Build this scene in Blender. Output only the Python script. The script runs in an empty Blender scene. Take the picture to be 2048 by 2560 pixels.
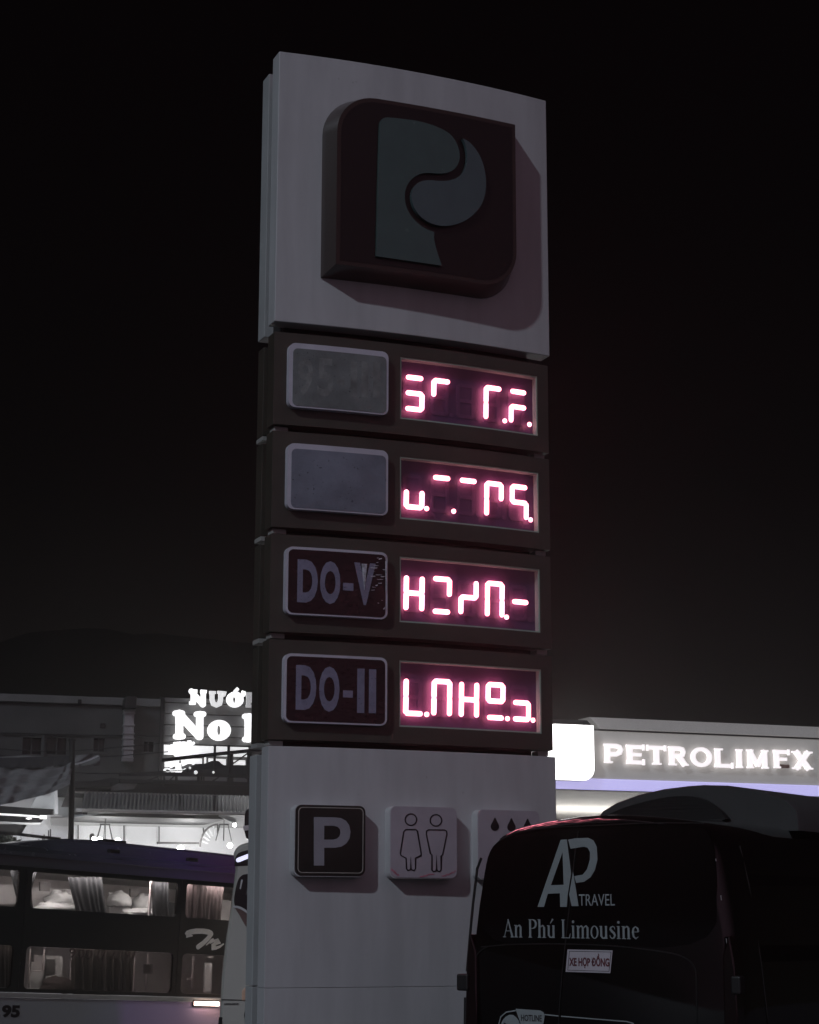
import bpy, bmesh, math, random
from mathutils import Vector, Matrix
from mathutils.geometry import tessellate_polygon
random.seed(7)
R = math.radians
S = bpy.context.scene
COL = S.collection
# ------------------------------------------------------------------ camera
F, PITCH, ROLL, CZ = 4724.4, R(12.2192), R(0.1061), 1.7
cd = bpy.data.cameras.new('camera'); cam = bpy.data.objects.new('camera', cd); COL.objects.link(cam)
cd.sensor_fit = 'HORIZONTAL'; cd.sensor_width = 36; cd.lens = F / 2048 * 36
cd.clip_start = .1; cd.clip_end = 3000
_f = Vector((0, math.cos(PITCH), math.sin(PITCH))); _u = Vector((0, -math.sin(PITCH), math.cos(PITCH))); _r = Vector((1, 0, 0))
def ray(px, py):
    a, b = px - 1024, py - 1280
    c, s = math.cos(ROLL), math.sin(ROLL)
    a, b = a * c + b * s, -a * s + b * c
    return _f + _r * (a / F) - _u * (b / F)
# image right/down axes with the small roll
_right = (_r * math.cos(ROLL) + _u * math.sin(ROLL)); _up = _u * math.cos(ROLL) - _r * math.sin(ROLL)
m = Matrix((( _right.x, _up.x, -_f.x, 0), (_right.y, _up.y, -_f.y, 0), (_right.z, _up.z, -_f.z, CZ), (0, 0, 0, 1)))
cam.matrix_world = m
S.camera = cam
# ------------------------------------------------------------------ night sky
SUN_DIR = Vector((-.46, -.70, .60)).normalized()
w = bpy.data.worlds.new('World'); S.world = w; w.use_nodes = True
nt = w.node_tree; nt.nodes.clear(); N = nt.nodes.new; L = nt.links.new
sky = N('ShaderNodeTexSky'); sky.sky_type = 'NISHITA'; sky.sun_disc = False
sky.sun_elevation = math.asin(SUN_DIR.z); sky.sun_rotation = math.atan2(SUN_DIR.x, SUN_DIR.y)
bg0 = N('ShaderNodeBackground'); bg0.inputs[1].default_value = .00008; L(sky.outputs[0], bg0.inputs[0])
tc = N('ShaderNodeTexCoord'); sep = N('ShaderNodeSeparateXYZ'); L(tc.outputs['Generated'], sep.inputs[0])
rp = N('ShaderNodeValToRGB'); L(sep.outputs[2], rp.inputs[0])
els = rp.color_ramp.elements
els[0].position = 0; els[0].color = (.0070, .0062, .0056, 1)
els[1].position = 1; els[1].color = (.0011, .0006, .0007, 1)
e = els.new(.10); e.color = (.0036, .0028, .0025, 1)
e = els.new(.22); e.color = (.0013, .0009, .0009, 1)
e = els.new(.42); e.color = (.0012, .0006, .0007, 1)
bg1 = N('ShaderNodeBackground'); L(rp.outputs[0], bg1.inputs[0])
# glow added to the sky behind the photographer, as fill for shaded surfaces
mr = N('ShaderNodeMapRange'); mr.interpolation_type = 'SMOOTHSTEP'
mr.inputs[1].default_value = .25; mr.inputs[2].default_value = 1.0; mr.inputs[3].default_value = 0; mr.inputs[4].default_value = .12
dp_ = N('ShaderNodeVectorMath'); dp_.operation = 'DOT_PRODUCT'; dp_.inputs[1].default_value = (.55, -.80, .22); L(tc.outputs['Generated'], dp_.inputs[0]); L(dp_.outputs['Value'], mr.inputs[0])
bg2 = N('ShaderNodeBackground'); bg2.inputs[0].default_value = (1, .62, .84, 1); L(mr.outputs[0], bg2.inputs[1])
a1 = N('ShaderNodeAddShader'); a2 = N('ShaderNodeAddShader'); wo = N('ShaderNodeOutputWorld')
L(bg0.outputs[0], a1.inputs[0]); L(bg1.outputs[0], a1.inputs[1]); L(a1.outputs[0], a2.inputs[0]); L(bg2.outputs[0], a2.inputs[1]); L(a2.outputs[0], wo.inputs[0])
sd = bpy.data.lights.new('sun', 'SUN'); sd.energy = .80; sd.angle = R(1.6); sd.color = (.77, .87, 1.0)
so = bpy.data.objects.new('sun', sd); COL.objects.link(so); so.rotation_euler = SUN_DIR.to_track_quat('Z', 'Y').to_euler()
S.view_settings.view_transform = 'Standard'; S.view_settings.look = 'None'; S.view_settings.exposure = 0; S.view_settings.gamma = 1
S.cycles.use_denoising = True; S.cycles.max_bounces = 6; S.cycles.transparent_max_bounces = 12; S.cycles.sample_clamp_indirect = 4

# ------------------------------------------------------------------ helpers
class Frame:
    """an upright plane standing in the place: origin, direction along it, optional slope down along it"""
    def __init__(s, x, y, ang, tilt=0, z=0):
        a, t = R(ang), R(tilt); s.o = Vector((x, y, z))
        s.e = Vector((math.cos(a) * math.cos(t), math.sin(a) * math.cos(t), -math.sin(t)))
        s.d = Vector((-math.sin(a), math.cos(a), 0)); s.u = s.e.cross(s.d)
    def at(s, px, py, off=0):
        d = ray(px, py); c = Vector((0, 0, CZ)); k = (off - (c - s.o).dot(s.d)) / d.dot(s.d)
        p = c + d * k - s.o
        return (p.dot(s.e), p.dot(s.u))
    def mat(s):
        return Matrix(((s.e.x, s.d.x, s.u.x, s.o.x), (s.e.y, s.d.y, s.u.y, s.o.y), (s.e.z, s.d.z, s.u.z, s.o.z), (0, 0, 0, 1)))
def rg(x0, y0, k):
    return lambda x, y: (x0 + x * k, y0 + y * k)
def thing(name, fr, label, cat, group=None):
    o = bpy.data.objects.new(name, None); COL.objects.link(o); o.matrix_world = fr.mat() if isinstance(fr, Frame) else fr
    tag(o, label, cat, group); return o
def tag(o, label, cat, group=None):
    o['label'] = label; o['category'] = cat
    if group: o['group'] = group
def struct(o): o['kind'] = 'structure'
class MB:
    def __init__(s): s.v = []; s.f = []
    def add(s, vs, fs):
        n = len(s.v); s.v += [tuple(v) for v in vs]; s.f += [tuple(i + n for i in f) for f in fs]; return s
    def box(s, x0, x1, y0, y1, z0, z1):
        return s.add([(x, y, z) for x in (x0, x1) for y in (y0, y1) for z in (z0, z1)],
                     [(0, 1, 3, 2), (4, 6, 7, 5), (0, 4, 5, 1), (2, 3, 7, 6), (0, 2, 6, 4), (1, 5, 7, 3)])
    def prism(s, poly, d0, d1, holes=()):
        loops = [list(poly)] + [list(h) for h in holes]; flat = [p for l in loops for p in l]; n = len(flat)
        tri = tessellate_polygon([[Vector((p[0], p[1], 0)) for p in l] for l in loops])
        vs = [(p[0], d0, p[1]) for p in flat] + [(p[0], d1, p[1]) for p in flat]
        fs = [tuple(t) for t in tri] + [tuple(i + n for i in reversed(t)) for t in tri]
        k = 0
        for l in loops:
            q = len(l)
            for i in range(q): fs.append((k + i, k + (i + 1) % q, k + (i + 1) % q + n, k + i + n))
            k += q
        return s.add(vs, fs)
    def tube(s, pts, r, n=8):
        pts = [Vector(p) for p in pts]; rings = []
        for i, p in enumerate(pts):
            t = (pts[min(i + 1, len(pts) - 1)] - pts[max(i - 1, 0)]).normalized()
            a = t.cross(Vector((0, 0, 1)) if abs(t.z) < .9 else Vector((1, 0, 0))).normalized(); b = t.cross(a)
            rr = r[i] if isinstance(r, (list, tuple)) else r
            rings.append([p + (a * math.cos(2 * math.pi * j / n) + b * math.sin(2 * math.pi * j / n)) * rr for j in range(n)])
        vs = [v for g in rings for v in g]; fs = []
        for i in range(len(pts) - 1):
            for j in range(n): fs.append((i * n + j, i * n + (j + 1) % n, (i + 1) * n + (j + 1) % n, (i + 1) * n + j))
        fs.append(tuple(range(n))); fs.append(tuple((len(pts) - 1) * n + j for j in reversed(range(n))))
        return s.add(vs, fs)
    def ribbon(s, pts, h, d0, d1, cap=False):
        """a flat band of half width h (number or one per point) along (s,z) points, from depth d0 to d1"""
        P = [Vector((p[0], p[1])) for p in pts]; H = h if isinstance(h, (list, tuple)) else [h] * len(P)
        A, B = [], []
        for i, p in enumerate(P):
            t = (P[min(i + 1, len(P) - 1)] - P[max(i - 1, 0)]).normalized(); q = Vector((-t.y, t.x)) * H[i]
            if 0 < i < len(P) - 1:
                t1 = (P[i] - P[i - 1]).normalized(); q = q / max(.5, abs(t1.dot(t)))
            A.append(p + q); B.append(p - q)
        if cap:
            t = (P[-1] - P[-2]).normalized(); b = math.atan2(t.y, t.x) + math.pi / 2
            e1 = [P[-1] + Vector((math.cos(b - math.pi * k / 6), math.sin(b - math.pi * k / 6))) * H[-1] for k in range(1, 6)]
            t = (P[0] - P[1]).normalized(); b = math.atan2(t.y, t.x) + math.pi / 2
            e0 = [P[0] + Vector((math.cos(b - math.pi * k / 6), math.sin(b - math.pi * k / 6))) * H[0] for k in range(1, 6)]
            return s.prism([tuple(v) for v in A + e1 + B[::-1] + e0], d0, d1)
        n = len(P); vs = []
        for d in (d0, d1):
            vs += [(v.x, d, v.y) for v in A] + [(v.x, d, v.y) for v in B]
        fs = []
        for i in range(n - 1):
            fs += [(i, i + 1, n + i + 1, n + i), (2 * n + i, 3 * n + i, 3 * n + i + 1, 2 * n + i + 1),
                   (i, 2 * n + i, 2 * n + i + 1, i + 1), (n + i, n + i + 1, 3 * n + i + 1, 3 * n + i)]
        fs += [(0, n, 3 * n, 2 * n), (n - 1, 3 * n - 1, 4 * n - 1, 2 * n - 1)]
        return s.add(vs, fs)
    def sheet(s, fn, nu, nv):
        return s.add([fn(i / nu, j / nv) for i in range(nu + 1) for j in range(nv + 1)],
                     [(i * (nv + 1) + j, (i + 1) * (nv + 1) + j, (i + 1) * (nv + 1) + j + 1, i * (nv + 1) + j + 1) for i in range(nu) for j in range(nv)])
    def ball(s, c, r, n=10, sc=(1, 1, 1)):
        vs = []; fs = []
        for i in range(n + 1):
            for j in range(n):
                a, b = math.pi * i / n, 2 * math.pi * j / n
                vs.append((c[0] + r * sc[0] * math.sin(a) * math.cos(b), c[1] + r * sc[1] * math.sin(a) * math.sin(b), c[2] + r * sc[2] * math.cos(a)))
        for i in range(n):
            for j in range(n): fs.append((i * n + j, i * n + (j + 1) % n, (i + 1) * n + (j + 1) % n, (i + 1) * n + j))
        return s.add(vs, fs)
    def build(s, name, mt, parent=None, curve=None, bevel=0, smooth=None, seg=2, merge=True):
        me = bpy.data.meshes.new(name); me.from_pydata(s.v, [], s.f); me.validate()
        bm = bmesh.new(); bm.from_mesh(me)
        if merge: bmesh.ops.remove_doubles(bm, verts=bm.verts, dist=1e-5)
        if curve:
            fn, lo, hi, st = curve; x = lo
            while x < hi:
                bmesh.ops.bisect_plane(bm, geom=bm.verts[:] + bm.edges[:] + bm.faces[:], plane_co=(x, 0, 0), plane_no=(1, 0, 0)); x += st
            for v in bm.verts: v.co = fn(v.co)
        bmesh.ops.recalc_face_normals(bm, faces=bm.faces)
        bm.to_mesh(me); bm.free()
        me.materials.append(mt)
        if smooth:
            for p in me.polygons: p.use_smooth = True
            me.set_sharp_from_angle(angle=R(smooth))
        o = bpy.data.objects.new(name, me); COL.objects.link(o)
        if parent: o.parent = parent
        if bevel:
            b = o.modifiers.new('edge', 'BEVEL'); b.width = bevel; b.segments = seg; b.limit_method = 'ANGLE'; b.angle_limit = R(38)
        return o
def rrect(x0, x1, z0, z1, r, n=5, c=(1, 1, 1, 1)):
    """rounded rectangle; c = factors for bottom-left, bottom-right, top-right, top-left"""
    out = []
    for (cx, cz, a0, k) in ((x0, z0, 180, c[0]), (x1, z0, 270, c[1]), (x1, z1, 0, c[2]), (x0, z1, 90, c[3])):
        rr = r * k
        if rr < 1e-6: out.append((cx, cz)); continue
        ox = cx + (rr if cx == x0 else -rr); oz = cz + (rr if cz == z0 else -rr)
        for i in range(n + 1):
            a = R(a0 + 90 * i / n); out.append((ox + rr * math.cos(a), oz + rr * math.sin(a)))
    return out
def smoothpoly(pts, it=2, closed=True):
    for _ in range(it):
        q = []
        n = len(pts)
        for i in range(n if closed else n - 1):
            a, b = pts[i], pts[(i + 1) % n]
            q.append((a[0] * .75 + b[0] * .25, a[1] * .75 + b[1] * .25)); q.append((a[0] * .25 + b[0] * .75, a[1] * .25 + b[1] * .75))
        pts = q if closed else [pts[0]] + q + [pts[-1]]
    return pts
_tc = {}
def glyph(body, bold=0):
    """mesh data of a word, scaled to a unit box (x, z)"""
    k = (body, bold)
    if k not in _tc:
        c = bpy.data.curves.new('t', 'FONT'); c.body = body; c.offset = bold; c.resolution_u = 4
        o = bpy.data.objects.new('t', c); COL.objects.link(o)
        me = bpy.data.meshes.new_from_object(o.evaluated_get(bpy.context.evaluated_depsgraph_get()))
        vs = [tuple(v.co) for v in me.vertices]; fs = [tuple(p.vertices) for p in me.polygons]
        bpy.data.objects.remove(o); bpy.data.curves.remove(c); bpy.data.meshes.remove(me)
        x0, x1 = min(v[0] for v in vs), max(v[0] for v in vs); y0, y1 = min(v[1] for v in vs), max(v[1] for v in vs)
        _tc[k] = ([((v[0] - x0) / (x1 - x0), (v[1] - y0) / (y1 - y0)) for v in vs], fs)
    return _tc[k]
def text(mb, body, x0, x1, z0, z1, d, t=.002, bold=0, x0b=None, x1b=None):
    vs, fs = glyph(body, bold)
    bm = bmesh.new(); V = [bm.verts.new((v[0], 0, v[1])) for v in vs]
    for f in fs:
        try: bm.faces.new([V[i] for i in f])
        except ValueError: pass
    bmesh.ops.remove_doubles(bm, verts=bm.verts, dist=1e-6)
    r = bmesh.ops.extrude_face_region(bm, geom=bm.faces[:])
    for v in r['geom']:
        if isinstance(v, bmesh.types.BMVert): v.co.y = 1
    bm.verts.index_update()
    out = []
    for v in bm.verts:
        z = z0 + (z1 - z0) * v.co.z
        a = x0 if x0b is None else x0b + (x0 - x0b) * v.co.z; b = x1 if x1b is None else x1b + (x1 - x1b) * v.co.z
        out.append((a + (b - a) * v.co.x, d + t * v.co.y, z))
    mb.add(out, [tuple(q.index for q in f.verts) for f in bm.faces]); bm.free(); return mb

# ------------------------------------------------------------------ materials
def mat(name, col, rough=.5, metal=0, var=.12, scale=6, bump=0, bscale=60, emit=None, es=0, spec=.5, coat=0, alpha=None, trans=0, stretch=(1, 1, 1), col2=None, spots=0, sscale=60, scol=(.02, .02, .02)):
    m = bpy.data.materials.new(name); m.use_nodes = True; t = m.node_tree; b = t.nodes['Principled BSDF']
    b.inputs['Roughness'].default_value = rough; b.inputs['Metallic'].default_value = metal; b.inputs['Specular IOR Level'].default_value = spec
    b.inputs['Coat Weight'].default_value = coat; b.inputs['Coat Roughness'].default_value = .04; b.inputs['Transmission Weight'].default_value = trans
    if var or col2:
        tcn = t.nodes.new('ShaderNodeTexCoord'); mp = t.nodes.new('ShaderNodeMapping'); mp.inputs['Scale'].default_value = stretch
        nz = t.nodes.new('ShaderNodeTexNoise'); nz.inputs['Scale'].default_value = scale; nz.inputs['Detail'].default_value = 6; nz.inputs['Roughness'].default_value = .6
        t.links.new(tcn.outputs['Object'], mp.inputs[0]); t.links.new(mp.outputs[0], nz.inputs[0])
        r = t.nodes.new('ShaderNodeValToRGB'); r.color_ramp.elements[0].position = .32; r.color_ramp.elements[1].position = .68
        c1 = [max(0, c * (1 - var)) for c in col]; c2 = list(col2) if col2 else [min(1, c * (1 + var)) for c in col]
        r.color_ramp.elements[0].color = (*c1, 1); r.color_ramp.elements[1].color = (*c2, 1)
        t.links.new(nz.outputs[0], r.inputs[0]); out = r.outputs[0]
        if spots:
            n2 = t.nodes.new('ShaderNodeTexNoise'); n2.inputs['Scale'].default_value = sscale; n2.inputs['Detail'].default_value = 3; t.links.new(tcn.outputs['Object'], n2.inputs[0])
            m2 = t.nodes.new('ShaderNodeMapRange'); m2.inputs[1].default_value = 1 - spots; m2.inputs[2].default_value = 1 - spots + .04; t.links.new(n2.outputs[0], m2.inputs[0])
            mxs = t.nodes.new('ShaderNodeMix'); mxs.data_type = 'RGBA'; mxs.inputs[7].default_value = (*scol, 1)
            t.links.new(m2.outputs[0], mxs.inputs[0]); t.links.new(out, mxs.inputs[6]); out = mxs.outputs[2]
        t.links.new(out, b.inputs['Base Color'])
        rr = t.nodes.new('ShaderNodeMapRange'); rr.inputs[3].default_value = max(.02, rough * .8); rr.inputs[4].default_value = min(1, rough * 1.25)
        t.links.new(nz.outputs[0], rr.inputs[0]); t.links.new(rr.outputs[0], b.inputs['Roughness'])
    else: b.inputs['Base Color'].default_value = (*col, 1)
    if bump:
        tcn = t.nodes.new('ShaderNodeTexCoord'); nz = t.nodes.new('ShaderNodeTexNoise'); nz.inputs['Scale'].default_value = bscale; nz.inputs['Detail'].default_value = 4
        t.links.new(tcn.outputs['Object'], nz.inputs[0]); bp = t.nodes.new('ShaderNodeBump'); bp.inputs['Strength'].default_value = bump; bp.inputs['Distance'].default_value = .01
        t.links.new(nz.outputs[0], bp.inputs['Height']); t.links.new(bp.outputs[0], b.inputs['Normal'])
    if emit: b.inputs['Emission Color'].default_value = (*emit, 1); b.inputs['Emission Strength'].default_value = es
    if alpha is not None: b.inputs['Alpha'].default_value = alpha
    return m
def pane(name, tint=(.9, .9, .9), gloss=.08, rough=.03, bump=0):
    m = bpy.data.materials.new(name); m.use_nodes = True; t = m.node_tree; t.nodes.clear()
    tr = t.nodes.new('ShaderNodeBsdfTransparent'); tr.inputs[0].default_value = (*tint, 1)
    gl = t.nodes.new('ShaderNodeBsdfGlossy'); gl.inputs['Roughness'].default_value = rough
    mx = t.nodes.new('ShaderNodeMixShader'); mx.inputs[0].default_value = gloss
    o = t.nodes.new('ShaderNodeOutputMaterial')
    if bump:
        tcn = t.nodes.new('ShaderNodeTexCoord'); nz = t.nodes.new('ShaderNodeTexNoise'); nz.inputs['Scale'].default_value = 25; nz.inputs['Detail'].default_value = 8
        t.links.new(tcn.outputs['Object'], nz.inputs[0]); bp = t.nodes.new('ShaderNodeBump'); bp.inputs['Strength'].default_value = bump; bp.inputs['Distance'].default_value = .02
        t.links.new(nz.outputs[0], bp.inputs['Height']); t.links.new(bp.outputs[0], gl.inputs['Normal'])
    t.links.new(tr.outputs[0], mx.inputs[1]); t.links.new(gl.outputs[0], mx.inputs[2]); t.links.new(mx.outputs[0], o.inputs[0]); return m
M = {}
M['white'] = mat('white_cladding', (.54, .54, .55), .40, var=.085, scale=5, stretch=(1, 1, .16), bump=.05, bscale=240, spots=.275, sscale=22, scol=(.40, .40, .40))
M['white2'] = mat('white_side_cladding', (.46, .47, .47), .35, var=.07, scale=2.5)
M['brown'] = mat('dark_brown_cladding', (.060, .053, .042), .38, var=.14, scale=3)
M['core'] = mat('pylon_core', (.02, .018, .018), .7)
M['cap'] = mat('aluminium_cap', (.40, .39, .37), .45, var=.1)
M['emblem'] = mat('emblem_shell', (.030, .016, .011), .3, var=.15, scale=2, coat=.3)
M['emblemface'] = mat('emblem_face', (.009, .0042, .0033), .35, var=.15, scale=2)
M['logo'] = mat('emblem_letter', (.058, .104, .098), .25, var=.06, coat=.4)
M['logo2'] = mat('emblem_drop', (.075, .115, .122), .22, var=.06, coat=.4)
M['platerim'] = mat('plate_rim', (.60, .58, .66), .35, var=.08)
M['plategrey'] = mat('faded_plate', (.185, .20, .20), .55, var=.30, scale=3.5, spots=.33, sscale=55, scol=(.04, .045, .045), bump=.2, bscale=40)
M['plateblue'] = mat('faded_blue_plate', (.21, .225, .28), .55, var=.25, scale=3, spots=.33, sscale=45, scol=(.06, .065, .09), bump=.15, bscale=40)
M['platedark'] = mat('dark_film', (.022, .006, .008), .2, var=.3, scale=5, bump=.7, bscale=22)
M['ghost'] = mat('ghost_lettering', (.225, .235, .23), .6, var=.35, scale=9)
M['plateletter'] = mat('plate_lettering', (.24, .23, .33), .5, var=.15, scale=14, spots=.34, sscale=70, scol=(.06, .04, .06))
M['board'] = mat('led_board', (.095, .050, .135), .5, var=.1, scale=12)
M['dots'] = mat('unlit_led_segment', (.13, .07, .17), .5, var=.4, scale=160)
M['liner'] = mat('recess_liner', (.38, .55, .46), .4, var=.08)
M['led'] = mat('lit_led', (1, .8, .8), var=0, emit=(1, .27, .32), es=9)
M['ledglass'] = pane('display_cover', (.94, .90, .93), .03, .08, .25)
M['signblack'] = mat('black_sign_face', (.018, .017, .014), .3, var=.2)
M['signlight'] = mat('light_sign_face', (.47, .42, .47), .35, var=.07)
M['signline'] = mat('sign_border_line', (.45, .42, .38), .4)
M['signP'] = mat('parking_letter', (.33, .32, .36), .4, var=.06)
M['ink'] = mat('dark_print', (.012, .008, .010), .5)
M['vanpaint'] = mat('black_van_paint', (.0022, .0016, .0017), .06, var=.2, coat=1, scale=1.5, spec=.4, bump=.035, bscale=7)
M['vanglass'] = mat('dark_tinted_glass', (.003, .0022, .0024), .05, var=0, spec=.35)
M['vantrim'] = mat('black_trim', (.012, .011, .011), .5)
M['joint'] = mat('joint_line', (.004, .003, .003), .5)
M['recess'] = mat('dark_recess', (.006, .006, .006), .7)
M['vangrey'] = mat('roof_unit_shell', (.062, .062, .062), .5, var=.08)
M['decal'] = mat('silver_decal', (.27, .30, .305), .45, var=.06)
M['stickerred'] = mat('maroon_print', (.10, .012, .02), .5)
M['sticker'] = mat('white_sticker', (.50, .46, .50), .5, var=.06)
M['tail'] = mat('tail_lens', (.006, .001, .001), .12, coat=.6, var=0)
M['tyre'] = mat('tyre_rubber', (.015, .015, .015), .85)
M['rim'] = mat('wheel_rim', (.45, .45, .46), .35, metal=.7)

# ------------------------------------------------------------------ ground
def gz(x, y):
    s = (x + y) * .7071
    if s < 11.5: return 0.
    if s < 17: return -.62 * (s - 11.5) / 5.5
    return -.62 - .0464 * min(s - 17, 12)
asphalt = mat('asphalt', (.05, .05, .052), .75, var=.3, scale=3, bump=.5, bscale=90)
g = MB()
XS = [-600, -200, -80] + [-50 + 2 * i for i in range(51)] + [80, 200, 600]; YS = [-600, -200, -60, -20] + [-10 + 2 * i for i in range(51)] + [120, 250, 700]
g.add([(x, y, gz(x, y)) for x in XS for y in YS], [(i * len(YS) + j, (i + 1) * len(YS) + j, (i + 1) * len(YS) + j + 1, i * len(YS) + j + 1) for i in range(len(XS) - 1) for j in range(len(YS) - 1)])
struct(g.build('ground', asphalt))
#PARTS
M['filmglare'] = mat('peeling_film_glare', (.55, .56, .62), .2, var=.5, scale=30)
M['pinkreflect'] = mat('pink_film_reflection', (.65, .16, .24), .3, var=.4, scale=60)
# ================================================================== price pylon
PW, SAG = 2.5574, .0868
PF = Frame(-1.1235, 15.0, 22.8109)
def bulge(s): return 4 * SAG * (s / PW) * (1 - s / PW)
def pyl(px, py, off=0):
    s_ = 1.
    for _ in range(8): s_, z_ = PF.at(px, py, -(bulge(s_) + off))
    return s_, z_
CV = (lambda v: Vector((v.x, v.y - bulge(v.x), v.z)), 0.08, PW, .08)
def cpanel(mb, s0, s1, z0, z1, d0, d1, hole=None):
    sl = [s0, s1] + ([hole[0], hole[1]] if hole else []); zl = [z0, z1] + ([hole[2], hole[3]] if hole else [])
    if hole: return mb.prism([(s0, z0), (s1, z0), (s1, z1), (s0, z1)], d0, d1, [[(hole[0], hole[2]), (hole[0], hole[3]), (hole[1], hole[3]), (hole[1], hole[2])]])
    return mb.box(s0, s1, d0, d1, z0, z1)
PY = thing('price_pylon', PF, 'tall grey and brown price pylon with four red number displays beside the parked black van', 'price sign')
cpanel(MB(), 0, PW, 6.57, 8.99, 0, .17).build('head_panel', M['white'], PY, CV, .006)
MB().box(.06, PW - .06, .45, .62, 6.57, 8.99).build('rear_head_panel', M['white2'], PY, bevel=.006)
MB().box(.14, PW - .14, .171, .449, -.45, 8.9).build('core', M['core'], PY)
# base
b = MB(); cpanel(b, .012, PW, 1.194, 3.054, 0, .17).build('base_panel', M['white'], PY, CV, .003)
b = MB(); cpanel(b, .012, PW, -.5, 1.1915, .001, .17).build('base_panel', M['white'], PY, CV, .003)
MB().box(.06, PW - .06, .45, .62, 1.196, 3.02).build('rear_base_panel', M['white2'], PY, bevel=.006)
MB().box(.06, PW - .06, .45, .62, -.5, 1.190).build('rear_base_panel', M['white2'], PY, bevel=.006)
# four modules, top first
MZ = [(5.689, 6.480), (4.827, 5.633), (3.968, 4.768), (3.107, 3.907)]
OP = [(5.828, 6.370), (4.9685, 5.502), (4.101, 4.651), (3.2426, 3.787)]
PZ = [(5.828, 6.378), (4.970, 5.522), (4.105, 4.660), (3.238, 3.790)]
HS0, HS1 = 1.098, 2.427
ROWS = [['agcd', 'af', '', 'afe.', 'age.'], ['edc.', 'a.', 'a', 'abfe', 'afgc.'], ['bcefg', 'abd', 'bge', 'abcef.', 'g'], ['fed.', 'abcef', 'bcefg', 'abfgd.', 'gcd.']]
WORDS = ['faded 95-III', None, 'DO-V', 'DO-II']
ALL = 'abcdefg'
for i in range(4):
    z0, z1 = MZ[i]; h0, h1 = OP[i]
    mod = cpanel(MB(), .004, PW - .02, z0, z1, .006, .17, (HS0, HS1, h0, h1)).build('price_module', M['brown'], PY, CV, .006)
    MB().box(.06, PW - .06, .45, .60, z0 + .012, z1).build('rear_module', M['brown'], PY, bevel=.005)
    MB().box(.062, PW - .02, .452, .615, z0 - .03, z0 + .008).build('lit_underside', M['cap'], PY, bevel=.003)  # pale strip: the lit underside of the rear module, put into colour
    MB().box(.03, .15, .05, .168, z0 - .045, z0 - .004).build('spacer', M['cap'], PY, bevel=.004)
    MB().box(PW - .14, PW - .04, .05, .168, z0 - .045, z0 - .004).build('spacer', M['cap'], PY, bevel=.004)
    # recess liner: four strips round the opening
    l = MB(); t = .012
    l.box(HS0 + .001, HS1 - .001, .012, .10, h1 - t, h1 - .001).box(HS0 + .001, HS1 - .001, .012, .10, h0 + .001, h0 + t)
    l.box(HS0 + .001, HS0 + t, .012, .10, h0 + t, h1 - t).box(HS1 - t, HS1 - .001, .012, .10, h0 + t, h1 - t)
    disp = thing('led_display', PF, 'x', 'x'); disp.parent = PY; disp.matrix_local = Matrix.Identity(4)
    del disp['label']; del disp['category']
    l.build('recess_frame', M['liner'], disp, CV)
    MB().box(HS0, HS1, .085, .095, h0, h1).build('display_board', M['board'], disp, CV)
    zb = h0 + .116 - (.01 if i == 0 else 0); zm = zb + .138; zt = zb + .275
    for k in range(5):
        c = 1.240 + .2505 * k; hw = .071; sl = .003
        x = lambda side, z: c + side * hw + sl * (z - zb) / .275 * 1.5
        seg = {'a': [(x(-1, zt) + .014, zt), (x(1, zt) - .014, zt)], 'g': [(x(-1, zm) + .014, zm), (x(1, zm) - .014, zm)], 'd': [(x(-1, zb) + .014, zb), (x(1, zb) - .014, zb)],
               'b': [(x(1, zt), zt - .014), (x(1, zm), zm + .014)], 'c': [(x(1, zm), zm - .014), (x(1, zb), zb + .014)],
               'f': [(x(-1, zt), zt - .014), (x(-1, zm), zm + .014)], 'e': [(x(-1, zm), zm - .014), (x(-1, zb), zb + .014)]}
        code = ROWS[i][k]
        for q in ALL:
            p0, p1 = seg[q]
            if q in code: MB().ribbon([p0, p1], .0205, .036, .046, cap=True).build('lit_segment', M['led'], disp, CV)
            else: MB().ribbon([p0, p1], .0165, .080, .084, cap=True).build('unlit_segment', M['dots'], disp, CV)
        dp = rrect(c + .096, c + .136, zb - .022, zb + .018, .019, 3)
        if '.' in code: MB().prism(dp, .036, .046).build('lit_dot', M['led'], disp, CV)
        else: MB().prism(dp, .080, .084).build('unlit_dot', M['dots'], disp, CV)
    MB().box(HS0 + .013, HS1 - .013, .018, .020, h0 + .013, h1 - .013).build('cover', M['ledglass'], disp, CV)
    # fuel grade plate
    p0, p1 = PZ[i]
    pl = MB().prism(rrect(.110, .968, p0, p1, .055), -.055, .005).build('grade_plate', M['platerim'], PY, CV, .006, smooth=40)
    face = [M['plategrey'], M['plateblue'], M['platedark'], M['platedark']][i]
    inset = (.020, .046) if i < 2 else (.020, .022)
    MB().prism(rrect(.110 + inset[0] + (.012 if i < 2 else 0), .968 - inset[0], p0 + .014, p1 - inset[1], .040), -.0585, -.054).build('plate_face', face, pl, CV)
    def let(mb, word, a, b_, reg, bold):
        (s0, zt_), (s1, zb_) = pyl(*reg(*a), off=.06), pyl(*reg(*b_), off=.06)
        text(mb, word, s0, s1, zb_, zt_, -.0625 if i else -.0593, .003 if i else .0006, bold)
    r2 = rg(620, 800, 800 / 1725); r3 = rg(620, 1340, 800 / 1725)
    T = MB()
    if i == 0:
        for wd, a, b_ in (('9', (270, 205), (350, 410)), ('5', (375, 203), (460, 415)), ('-', (478, 318), (522, 350)), ('I', (555, 222), (588, 415)), ('I', (614, 222), (648, 418)), ('I', (676, 225), (712, 420))): let(T, wd, a, b_, r2, .02)
        T.build('faded_lettering', M['ghost'], pl, CV)
    if i == 2:
        for wd, a, b_ in (('D', (268, 125), (375, 362)), ('O', (390, 133), (497, 370)), ('-', (513, 252), (568, 296)), ('V', (573, 142), (687, 376))): let(T, wd, a, b_, r3, .045)
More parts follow.
